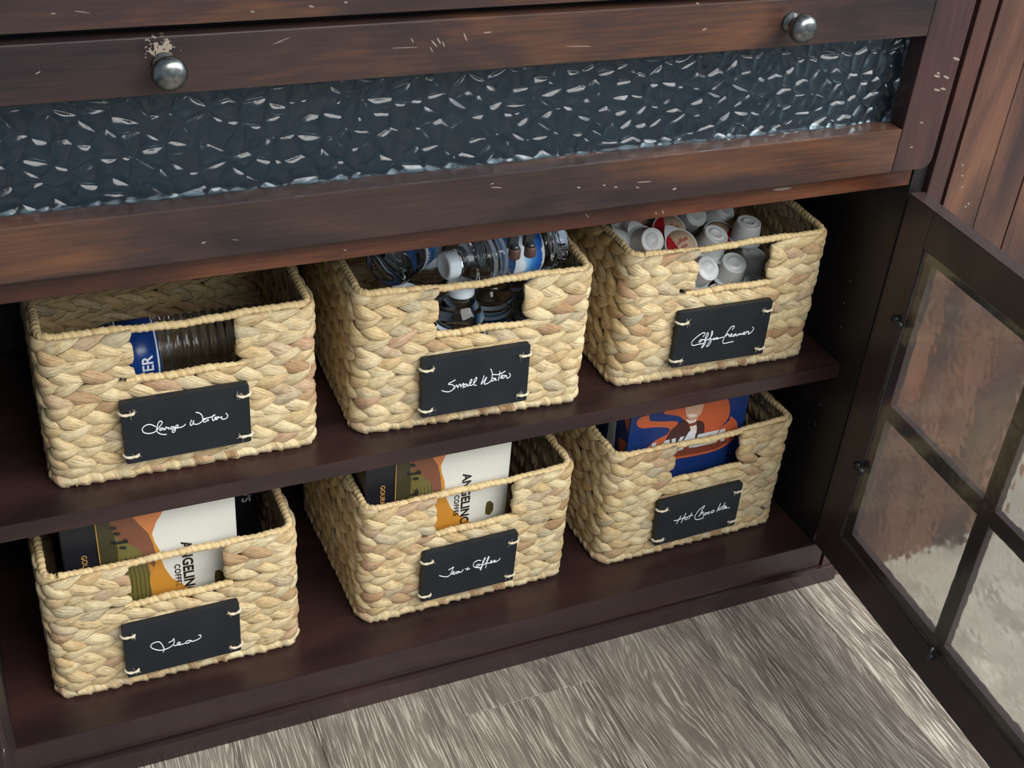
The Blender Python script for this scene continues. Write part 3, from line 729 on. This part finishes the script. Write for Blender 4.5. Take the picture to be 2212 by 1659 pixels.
def bend_text(body, size, r, a0, zc, mat, parent, up=1):
    """lettering laid round a bottle of radius r"""
    me = text_mesh(body, size, 0.02 * size)
    co = np.empty(len(me.vertices) * 3); me.vertices.foreach_get('co', co); co = co.reshape(-1, 3) / S
    a = a0 + co[:, 0] / r
    V = np.stack([r * np.cos(a), r * np.sin(a), zc + co[:, 1]], -1) * S
    me.vertices.foreach_set('co', V.ravel()); me.materials.clear(); me.materials.append(mat)
    return link('lettering', me, parent)
def bottle(r, h, label, group, ribs, lz0, lz1, a_text=-2.2, big=False):
    b = tag(empty('water_bottle'), label, 'bottle', group)
    k = r / 3.25
    prof = [(0, 0.5), (r * .35, 0.45), (r * .62, 0.05), (r * .86, 0.0), (r * .97, 0.5), (r, 1.0)]
    z = 1.3
    top = h - 5.0 * k
    while z < top - 0.6:
        if lz0 - 0.2 < z < lz1 + 0.2:
            prof += [(r * 0.975, z)]; z += 0.8
        else:
            prof += [(r, z), (r, z + 0.35), (r * 0.93, z + 0.55), (r * 0.93, z + 0.75)]; z += 1.05 if ribs else 1.6
    prof += [(r, top), (r * 0.97, top + 0.5 * k), (r * 0.84, top + 1.4 * k), (r * 0.62, top + 2.3 * k), (1.6, top + 2.75 * k), (1.4, h - 2.3), (1.4, h - 1.8), (1.75, h - 1.75), (1.75, h - 1.62), (1.3, h - 1.58), (1.3, h - 0.3), (0, h - 0.3)]
    lathe('body', prof, M['pet'], b, 40, 'z', ripple=(lambda a, j: 0.10 * math.cos(5 * a) if j in (1, 2) else 0))
    lathe('cap', [(0, h - 1.6), (1.68, h - 1.6), (1.72, h - 1.45), (1.72, h - 0.18), (1.55, h), (1.34, h), (1.29, h - 0.07), (0, h - 0.07)], M['cap'], b, 60, 'z',
          ripple=(lambda a, j: 0.022 * math.cos(30 * a) if j in (2, 3) else 0))
    n = 48
    V = []; F = []
    rr = r * 1.004
    for i in range(n):
        a = 2 * math.pi * i / n
        for z_, q in ((lz0, rr), (lz1, rr), (lz1, rr - 0.05), (lz0, rr - 0.05)): V.append((q * math.cos(a), q * math.sin(a), z_))
    for i in range(n):
        i2 = (i + 1) % n
        for j in range(4): F.append((i * 4 + j, i2 * 4 + j, i2 * 4 + (j + 1) % 4, i * 4 + (j + 1) % 4))
    lb = mesh('label', V, F, M['label_blue'] if big else M['label'], b, True)
    bend_text('WATER', (1.5 if big else 0.9) * k, rr + 0.06, a_text, lz0 + (0.9 if big else 0.35), M['label_white'], lb)
    if big:
        for z_ in (lz0 + 0.15, lz1 - 0.35):
            lathe('label_band', [(rr - 0.02, z_), (rr + 0.02, z_), (rr + 0.02, z_ + 0.2), (rr - 0.02, z_ + 0.2)], M['label_white'], lb, 48)
    return b
def copy_tree(o, parent=None):
    c = o.copy(); COL.objects.link(c); c.parent = parent
    for ch in list(o.children): copy_tree(ch, c)
    return c
def place(o, bi, loc, axis=(0, 0, 1), spin=0.0):
    """set a thing into basket bi: loc and axis (its own z) in the basket's frame"""
    q = Vector((0, 0, 1)).rotation_difference(Vector(axis).normalized()) @ Matrix.Rotation(spin, 3, 'Z').to_quaternion()
    Bm = Matrix.Translation(Vector(BASKETS[bi][0]) * S) @ Matrix.Rotation(BASKETS[bi][1], 4, 'Z')
    o.matrix_world = Bm @ Matrix.Translation(Vector(loc) * S) @ q.to_matrix().to_4x4()
    o.rotation_mode = 'XYZ'
    return o
SB = 'small clear bottles in the Small Water basket'
sb = bottle(3.25, 16.4, 'upright clear water bottle at the back of the Small Water basket', SB, True, 4.0, 8.2)
sb2 = copy_tree(sb)
first = True
SBL = {(7.2, 4.9): 'upright clear water bottle capped below the bottle with the dimpled base', (14.4, 4.9): 'upright clear water bottle whose white cap shows through the hand hole',
       (25.0, 4.9): 'upright clear water bottle under the label of the bottle lying cap forward', (19.9, 9.6): 'upright clear water bottle in the dark right end of the hand hole',
       (12.6, 13.2): 'upright clear water bottle behind the one whose cap shows through the hand hole', (25.2, 13.4): 'upright clear water bottle at the back beside the right basket wall'}
for x_, y_ in ((7.2, 4.9), (14.4, 4.9), (25.0, 4.9), (19.9, 9.6), (12.6, 13.2), (25.2, 13.4)):
    b = sb if first else copy_tree(sb2)
    first = False
    if (x_, y_) in SBL: b['label'] = SBL[x_, y_]
    place(b, 1, (x_, y_, 0.75), (0, 0, 1), R.uniform(0, 6))
b = copy_tree(sb2); b['label'] = 'clear water bottle lying cap forward on top of the Small Water basket'
place(b, 1, (27.5, 6.5, 20.55), (-1, -0.2, 0.0), 2.5)
b = copy_tree(sb2); b['label'] = 'clear water bottle lying with its dimpled base out in the Small Water basket'
place(b, 1, (5.0, 5.4, 20.5), (0.72, 0.69, 0.0), 1.2)
for o in [sb2] + list(sb2.children_recursive): bpy.data.objects.remove(o)
LB = 'large clear bottles in the Large Water basket'
lb1 = bottle(3.9, 26.0, 'large ribbed water bottle lying in the Large Water basket, seen through its hand hole', LB, True, 14.9, 19.6, -3.13, True)
place(lb1, 0, (28.4, 10.9, 9.85), (-1, 0, 0), 0.4)
lb2 = copy_tree(lb1); lb2['label'] = 'large water bottle lying lowest at the front of the Large Water basket'
place(lb2, 0, (28.4, 4.9, 4.65), (-1, 0, 0), 1.1)
lb3 = copy_tree(lb1); lb3['label'] = 'large water bottle lying at the back of the Large Water basket'
place(lb3, 0, (28.2, 17.0, 4.65), (-1, 0, 0), 2.1)

# ------------------------------------------------------------------ creamer cups
M['cup'] = plain('white_creamer_plastic', (0.70, 0.71, 0.71, 1), 0.38)
M['cup'].node_tree.nodes['Principled BSDF'].inputs['Subsurface Weight'].default_value = 0.15
M['foil_tan'] = plain('tan_foil', srgb(202, 178, 152), 0.4)
M['foil_red'] = plain('red_foil', srgb(158, 22, 34), 0.35)
CK = 1.14
def creamer():
    c = tag(empty('creamer_cup'), 'white ribbed plastic creamer cup', 'creamer cup', 'creamer cups in the basket')
    prof = [(0, 2.62), (0.62, 2.62), (0.68, 2.72), (0.78, 2.72), (0.84, 2.60), (1.30, 2.60), (1.42, 2.72), (1.50, 2.66), (1.52, 2.5), (1.60, 1.9), (1.70, 1.1), (1.78, 0.45), (1.80, 0.32), (2.05, 0.30), (2.08, 0.2), (2.05, 0.12), (0, 0.12)]
    prof = [(r_ * CK, h_ * CK) for r_, h_ in prof]
    lathe('body', prof, M['cup'], c, 64, 'z', ripple=(lambda a, j: 0.018 * math.cos(32 * a) if 8 <= j <= 11 else 0))
    pts = []
    for i in range(40):
        a = 2 * math.pi * i / 40
        r = 2.1 * CK
        d = abs((a - math.pi / 2 + math.pi) % (2 * math.pi) - math.pi)
        if d < 0.55: r = 2.1 * CK + 1.0 * (1 - d / 0.55) ** 0.8
        pts.append((r * math.cos(a), r * math.sin(a)))
    V = [(x, y, 0.12) for x, y in pts] + [(x, y, 0.03) for x, y in pts]
    n = 40
    F = [tuple(range(n)), tuple(range(n, 2 * n))[::-1]] + [(i, i + n, (i + 1) % n + n, (i + 1) % n) for i in range(n)]
    lid = mesh('lid', V, F, M['cup'], c)
    disc = lathe('lid_print', [(0, 0.028), (1.95 * CK, 0.028), (1.95 * CK, 0.01), (0, 0.01)], M['foil_tan'], lid, 32)
    V = [(1.95 * CK * math.cos(a), 1.95 * CK * math.sin(a), z_) for z_ in (0.012, 0.0) for a in [math.radians(q) for q in range(-70, 75, 12)]]
    k = len(V) // 2
    mesh('lid_band', V, [tuple(range(k)), tuple(range(k, 2 * k))[::-1]] + [(i, i + k, (i + 1) % k + k, (i + 1) % k) for i in range(k)], M['foil_red'], lid)
    for w_, y_ in (('Coffee', 0.18), ('mate', -0.62)):
        lettering(w_, 0.95, M['foil_red'], lid, Matrix.Translation(Vector((1.1, y_, -0.01)) * S) @ Matrix.Rotation(math.pi, 4, 'Y'), bold=0.01)
    return c
cup0 = creamer()
# (x, y, z of the lid side, axis from lid towards base, spin, label)
UP = (0, 0, 1)
CUPS = [
    ((7.0, 11.6, 15.0), (0.02, -0.76, 0.50), 0.4, 'creamer cup lying with its embossed round base turned outward beside the rim'),
    ((3.6, 12.2, 15.8), (0.9, -0.15, -0.25), 1.0, 'creamer cup lying on its side against the left wall of the basket'),
    ((10.8, 17.0, 14.6), (0.3, 0.75, -0.5), 3.0, 'creamer cup with a white peel tab sticking up behind the tan lids'),
    ((13.3, 13.4, 15.3), (0.15, 0.62, -0.75), 2.9, 'creamer cup showing its tan and red printed lid, the farther of two'),
    ((12.9, 8.2, 15.2), (0.05, 0.62, -0.78), 2.6, 'creamer cup showing its tan and red printed lid near the basket front'),
    ((17.2, 9.2, 13.6), (0.1, -0.35, 0.93), 3.6, 'upturned creamer cup with its peel tab raised behind the handle rod'),
    ((21.0, 12.2, 14.3), (0.1, 0.45, -0.88), 0.5, 'creamer cup with its dark red lid tilted upward'),
    ((24.1, 10.6, 13.2), (0.0, -0.12, 0.99), 0.0, 'upturned creamer cup beside the right wall, base level with the rim'),
    ((15.2, 7.2, 10.6), (0.12, -0.66, 0.62), 0.2, 'creamer cup leaning out at the left of the hand hole, base outward'),
    ((19.6, 6.9, 10.4), (-0.05, -0.42, 0.88), 0.9, 'upturned creamer cup in the middle of the hand hole'),
    ((13.6, 3.9, 9.4), (0.85, 0.15, 0.3), 0.7, 'creamer cup lying low in the left corner of the hand hole'),
    ((23.8, 8.0, 10.2), (0.05, -0.15, 0.98), 0.3, 'upturned creamer cup at the right of the hand hole'),
    ((22.6, 5.0, 8.3), (0.0, -0.1, 0.99), 0.3, 'upturned creamer cup low at the right of the hand hole'),
    ((17.6, 4.3, 8.6), (0.2, 0.6, -0.75), 0.9, 'creamer cup lying low behind the hand hole sill, printed lid outward'),
    ((18.0, 17.2, 14.4), (0.1, -0.7, 0.6), 0.2, 'creamer cup at the back of the heap, base outward'),
    ((22.4, 17.0, 14.0), (0.25, -0.5, 0.7), 1.2, 'creamer cup at the back of the heap beside the right wall'),
    ((14.6, 20.4, 14.8), (-0.3, -0.3, 0.9), 2.2, 'upturned creamer cup at the very back of the heap'),
    ((6.6, 16.4, 14.4), (-0.4, -0.2, 0.8), 1.6, 'upturned creamer cup at the back left of the heap'),
]
low = []
for ix in range(5):
    for iy in range(5):
        low.append(((4.6 + ix * 5.1 + (iy % 2) * 0.4, 4.2 + iy * 4.9, 3.6), (0.05, -0.1, 1 if (ix + iy) % 2 else -1), ix + iy, None))
        if iy >= 2 or ix == 0:
            low.append(((4.4 + ix * 5.2, 4.4 + iy * 4.9, 8.8), (0.2, 0.15, 0.95), ix * 2 + iy, None))
# settle the heap: push cups that touch apart, the covered ones first
ALLC = CUPS + low
AX = np.array([np.array(q[1], float) / np.linalg.norm(q[1]) for q in ALLC])
CC = np.array([q[0] for q in ALLC], float) + AX * 1.6
WT = np.array([0.12 if k < len(CUPS) else 1.0 for k in range(len(ALLC))])
for it in range(120):
    D = CC[:, None] - CC[None]; L_ = np.linalg.norm(D, axis=2) + np.eye(len(CC)) * 99
    push = np.maximum(4.5 - L_, 0)
    mv = (D / L_[..., None] * (push * WT[:, None] / (WT[:, None] + WT[None]))[..., None]).sum(1)
    CC += 0.4 * mv
    CC[:, 0] = np.clip(CC[:, 0], 3.4, 26.6); CC[:, 1] = np.clip(CC[:, 1], 3.3, 24.6); CC[:, 2] = np.clip(CC[:, 2], 3.2, 17.5)
ALLC = [(tuple(CC[k] - AX[k] * 1.6), q[1], q[2], q[3]) for k, q in enumerate(ALLC)]
for n_, (l_, a_, sp_, lab) in enumerate(ALLC):
    c = cup0 if n_ == 0 else copy_tree(cup_src)
    if n_ == 0: cup_src = copy_tree(cup0)
    c['label'] = lab or 'white ribbed creamer cup deep in the heap under the top cups'
    place(c, 2, l_, a_, sp_)
for o in [cup_src] + list(cup_src.children_recursive): bpy.data.objects.remove(o)

# ------------------------------------------------------------------ boxes
def flat(name, pts, mat, parent, y, th=0.03):
    return prism(name, pts, y - th, y, mat, parent)
PR = {k: plain('print_' + k, srgb(*v), 0.38) for k, v in dict(black=(28, 30, 36), gold=(214, 160, 84), white=(226, 226, 216), orange=(205, 142, 56), peach=(206, 128, 78),
      brown=(126, 80, 60), olive=(112, 104, 54), dkolive=(66, 62, 40), leaf=(84, 72, 40), ink=(34, 30, 28), blue=(24, 52, 112), rust=(196, 96, 58), rustd=(128, 62, 46),
      suit=(72, 38, 36), skin=(206, 164, 140), cream=(234, 218, 204), silver=(226, 230, 234), navy=(18, 24, 48), blob=(40, 40, 34)).items()}
RT = Matrix.Rotation(math.pi / 2, 4, 'X')          # lay lettering on the front face, facing -y
def on_face(x, y, z, rot=0.0):
    return Matrix.Translation(Vector((x, y, z)) * S) @ RT @ Matrix.Rotation(rot, 4, 'Z')
def coffee_box(bi, x0, dz, depth, y0, label, h=25.6):
    """white, orange and black coffee box; drawn for a left edge at x 2.9"""
    dx = x0 - 2.9
    Z0 = 0.72
    t = empty('coffee_box'); tag(t, label, 'box', 'coffee boxes in the lower baskets')
    place(t, bi, (x0 + 10.2, y0 + depth / 2, Z0))
    T = lambda P: [(x - 13.1, z + dz - Z0) for x, z in P]
    yb = -depth / 2
    box('body', (-10.2, yb, 0), (10.2, depth / 2, h), PR['black'], t, 0.08)
    f = yb - 0.01
    ht = h + Z0 - dz - 0.05; lo = Z0 - dz + 0.05
    W = [(14.9, ht), (14.75, 24.2), (13.8, 22.62), (13.19, 21.04), (13.4, 19.67), (13.87, 18.21), (13.99, 16.6), (14.3, 15.14), (15.02, 13.33), (16.6, 11.46), (18.4, 9.7), (19.6, 7), (19.9, lo)]
    O = [(11.0, ht), (11.24, 23.93), (11.94, 22.68), (12.79, 21.15), (13.21, 19.28), (13.46, 17.2), (13.09, 15.72), (12.53, 14.97), (12.32, 13.42), (12.46, 11.99), (12.41, 10.36), (12.0, lo)]
    Hl = [(8.85, 22.2), (9.37, 20.98), (10.27, 20.3), (11.32, 19.24), (12.02, 17.82), (12.39, 16.37), (12.53, 14.97)]
    flat('print', T([(6.9, lo), (23.28, lo), (23.28, ht), (6.9, ht)]), PR['white'], t, f)
    flat('print', T([(6.9, lo)] + [(x, z) for x, z in W[::-1]] + [(6.9, ht)]), PR['orange'], t, f - 0.03)
    flat('print', T([(9.8, 20)] + O[:7][::-1] + [(9.8, ht)][:1]), PR['brown'], t, f - 0.06)
    flat('print', T(O[:4] + [(13.19, 21.04), (13.8, 22.62), (14.75, 24.2), (14.9, ht)]), PR['peach'], t, f - 0.06)
    flat('print', T([(8.0, lo)] + O[6:][::-1] + [(12.53, 14.97)] + Hl[::-1] + [(8.5, 23.8), (8.0, 24.0)]), PR['olive'], t, f - 0.09)
    flat('print', T([(8.52, 23.8), (8.5, ht), (10.2, ht), (10.2, 20.35), (9.37, 20.98), (8.85, 22.2)]), PR['brown'], t, f - 0.05)
    flat('print', T([(6.9, lo), (8.6, lo), (9.0, 13), (9.01, 18.0), (9.09, 19.74), (8.85, 22.2), (8.52, 23.79), (8.5, ht), (6.9, ht)]), PR['dkolive'], t, f - 0.12)
    for i in range(6):                                  # contour lines on the hill
        xq = 9.7 + i * 0.5
        flat('print', T([(xq, 10.6), (xq + 0.06, 10.6), (xq + 0.12, 15), (xq - 0.25, 18.2), (xq - 0.3, 18.2), (xq + 0.06, 15)]), PR['dkolive'], t, f - 0.12)
    for cx, cz, rx, rz in ((8.85, 23.06, .42, .26), (9.2, 22.1, .42, .26), (9.3, 20.7, .95, .22), (10.1, 20.75, .3, .34), (9.7, 19.8, .42, .26), (8.6, 21.0, .3, .2), (9.5, 17.2, .5, .2), (9.9, 17.5, .3, .5)):
        flat('print', T([(cx + rx * math.cos(a), cz + rz * math.sin(a) - 0.1 * math.cos(a)) for a in [i * math.pi / 6 for i in range(12)]]), PR['blob'], t, f - 0.15)
    flat('print', T([(2.95, lo), (6.9, lo), (6.9, ht), (2.95, ht)]), PR['black'], t, f)
    flat('print', T([(6.86, lo), (6.96, lo), (6.96, ht), (6.86, ht)]), PR['gold'], t, f - 0.16)
    flat('print', T([(20.33, 12.96), (20.86, 13.04), (21.36, 12.43), (21.38, 11.24), (20.91, 10.54), (20.22, 10.87), (20.2, 12.06)]), PR['leaf'], t, f - 0.03)
    L = lambda s, sz, mat, x, z, **k: lettering(s, sz, mat, t, on_face(x - 13.1, f - 0.06, z + dz - Z0, -math.pi / 2), **k)
    L("ANGELINO'S", 1.75, PR['ink'], 16.5, 18.7, bold=0.06, spacing=1.0)
    L('COFFEE', 0.98, PR['ink'], 15.45, 15.4, bold=0.03, spacing=1.1)
    L('GOURMET', 0.9, PR['gold'], 4.9, 19.75, bold=0.012, spacing=1.05)
    return t
coffee_box(3, 2.9, 0.0, 11.0, 3.0, 'white and orange coffee box standing in the basket tagged only Tea')
coffee_box(4, 1.15, 1.1, 12.5, 3.0, 'white and orange coffee box standing in the Tea + Coffee basket')
kb = tag(empty('black_coffee_box'), 'black coffee box with pale lettering behind the white and orange box', 'box')
place(kb, 3, (15.4, 19.15, 0.72))
box('body', (-13.1, -4.2, 0), (13.1, 4.2, 25.6), PR['black'], kb, 0.08)
lettering("ANGELINO'S", 1.7, PR['silver'], kb, on_face(11.1, -4.23, 22.0, -math.pi / 2), bold=0.02)
kb2 = tag(empty('black_coffee_box'), 'plain black coffee box behind the box in the Tea + Coffee basket', 'box')
place(kb2, 4, (11.5, 20.6, 0.72))
box('body', (-10.2, -4, 0), (10.2, 4, 24.0), PR['black'], kb2, 0.08)
box('lid_flap', (-10.1, -4.05, 20.2), (10.1, -3.98, 23.9), PR['ink'], kb2, 0.02)

# blue box with rust coloured artwork
vb = tag(empty('blue_box'), 'blue box with rust swirls and bold white lettering in the Hot Chocolate basket', 'box')
VX0, VX1, VY, VD, VZ = 3.6, 23.35, 3.0, 14.0, 0.72
VC = (VX0 + VX1) / 2
place(vb, 5, (VC, VY + VD / 2, VZ))
vh = 25.2
box('body', (VX0 - VC, -VD / 2, 0), (VX1 - VC, VD / 2, vh), PR['blue'], vb, 0.1)
T = lambda P: [(x - VC, z - VZ) for x, z in P]
f = -VD / 2 - 0.01
smooth_poly = lambda P: [tuple(q) for q in catmull(P + [P[0]], 4)[:-1]]
ART = [
    ('rust', [(8.78, 23.18), (9.6, 24.6), (13, 25.2), (17, 25), (19.34, 23.6), (20.2, 21.6), (20.32, 20.09), (19.77, 19.08), (18.8, 18.45), (17.73, 18.27), (16.36, 18.3), (13.66, 19.78), (11.96, 21.85), (10.51, 22.59)], 0.0),
    ('rust', [(6.43, 23.6), (4.96, 23.4), (4.53, 22.72), (4.84, 21.96), (5.76, 21.41), (7.08, 21.24), (8.69, 20.93), (9.95, 20.5), (10.36, 19.99), (10.0, 19.37), (11.08, 19.26), (11.54, 20.83), (11.41, 21.21), (10.69, 21.51), (8.8, 21.87), (7.17, 22.32), (6.6, 22.65)], 0.0),
    ('rust', [(10.36, 19.99), (10.0, 19.37), (8.75, 18.97), (7.78, 18.5), (7.06, 17.69), (7.6, 16.2), (9.2, 14.9), (11.91, 14.43), (17.43, 14.16), (20.13, 14.52), (21.77, 15.44), (22.36, 16.61), (22.27, 18.07), (21.68, 19.21), (20.6, 20.1), (20.45, 19.33), (19.05, 18.53), (16.63, 18.31), (12.37, 19.52)], 0.03),
    ('suit', [(12.5, 21.37), (10.91, 20.28), (10.25, 19.45), (10.0, 17.6), (12.57, 17.2), (16.2, 17.4), (16.38, 18.6), (16.05, 19.93), (15.41, 20.5), (14.56, 20.7), (13.6, 20.4)], 0.06),
    ('rustd', [(9.6, 16.6), (13, 16.2), (16.24, 16.04), (20.7, 15.84), (20.2, 15.1), (18.5, 14.6), (14, 14.7), (10.4, 15.2)], 0.06),
    ('skin', [(12.3, 23.6), (12.9, 24.6), (14.4, 24.8), (15.28, 23.9), (15.33, 22.33), (14.93, 21.59), (14.49, 21.06), (13.84, 21.0), (13.09, 21.45), (12.52, 22.41)], 0.06),
    ('cream', [(12.83, 22.08), (13.62, 22.2), (14.49, 21.83), (14.27, 21.53), (13.45, 21.64)], 0.09),
    ('cream', [(12.6, 21.5), (13.69, 20.34), (14.56, 20.7), (14.49, 21.06), (13.84, 20.95)], 0.09),
    ('rustd', [(13.3, 20.45), (14.6, 20.52), (14.74, 20.09), (13.62, 20.0)], 0.12),
    ('cream', [(13.62, 20.0), (14.67, 20.11), (15.0, 18.47), (14.3, 18.4)], 0.09),
    ('rustd', [(9.6, 11.9), (10.3, 11.7), (10.4, 10.9), (9.8, 10.2), (9.2, 10.9)], 0.03),
]
for nm, P, e in ART:
    flat('print', T(smooth_poly(P)), PR[nm], vb, f - e)
GL = {'L': [(0, 0), (1.45, 0), (1.45, .55), (.66, .55), (.66, 2), (0, 2)], 'A': [(0, 0), (.58, 0), (.74, .45), (1.12, .45), (1.28, 0), (1.86, 0), (1.28, 2), (.58, 2)],
      'V': [(0, 2), (.6, 2), (.93, .8), (1.26, 2), (1.86, 2), (1.28, 0), (.58, 0)], 'Z': [(0, 0), (1.6, 0), (1.6, .52), (.86, .52), (1.6, 1.5), (1.6, 2), (0, 2), (0, 1.48), (.74, 1.48), (0, .5)]}
for ch, x_, z_, k_ in (('L', 7.2, 16.1, 1.15), ('A', 8.65, 16.1, 1.15), ('V', 10.45, 16.1, 1.15), ('A', 12.2, 16.0, 1.56), ('Z', 14.95, 15.9, 1.13), ('Z', 16.75, 15.9, 1.13), ('A', 18.2, 15.9, 1.13)):
    flat('lettering', T([(x_ + (px + 0.18 * pz) * k_, z_ + pz * k_) for px, pz in GL[ch]]), PR['silver'], vb, f - 0.13)
# artwork on the left side of the box
fx = VX0 - VC - 0.02
for nm, P in (('rust', [(-6.6, 20.3), (-5.4, 21.5), (-3.5, 24.0), (-6.6, 24.3)]), ('rust', [(-6.4, 14.0), (-5.0, 15.5), (-4.6, 18.0), (-6.6, 18.4)]), ('silver', [(-4.0, 12), (-1.5, 12), (-1.5, 24), (-3.0, 24)])):
    v = [(fx, y, z) for y, z in P] + [(fx + 0.03, y, z) for y, z in P]; n = len(P)
    mesh('print', v, [tuple(range(n)), tuple(range(n, 2 * n))[::-1]] + [(i, i + n, (i + 1) % n + n, (i + 1) % n) for i in range(n)], PR[nm], vb)
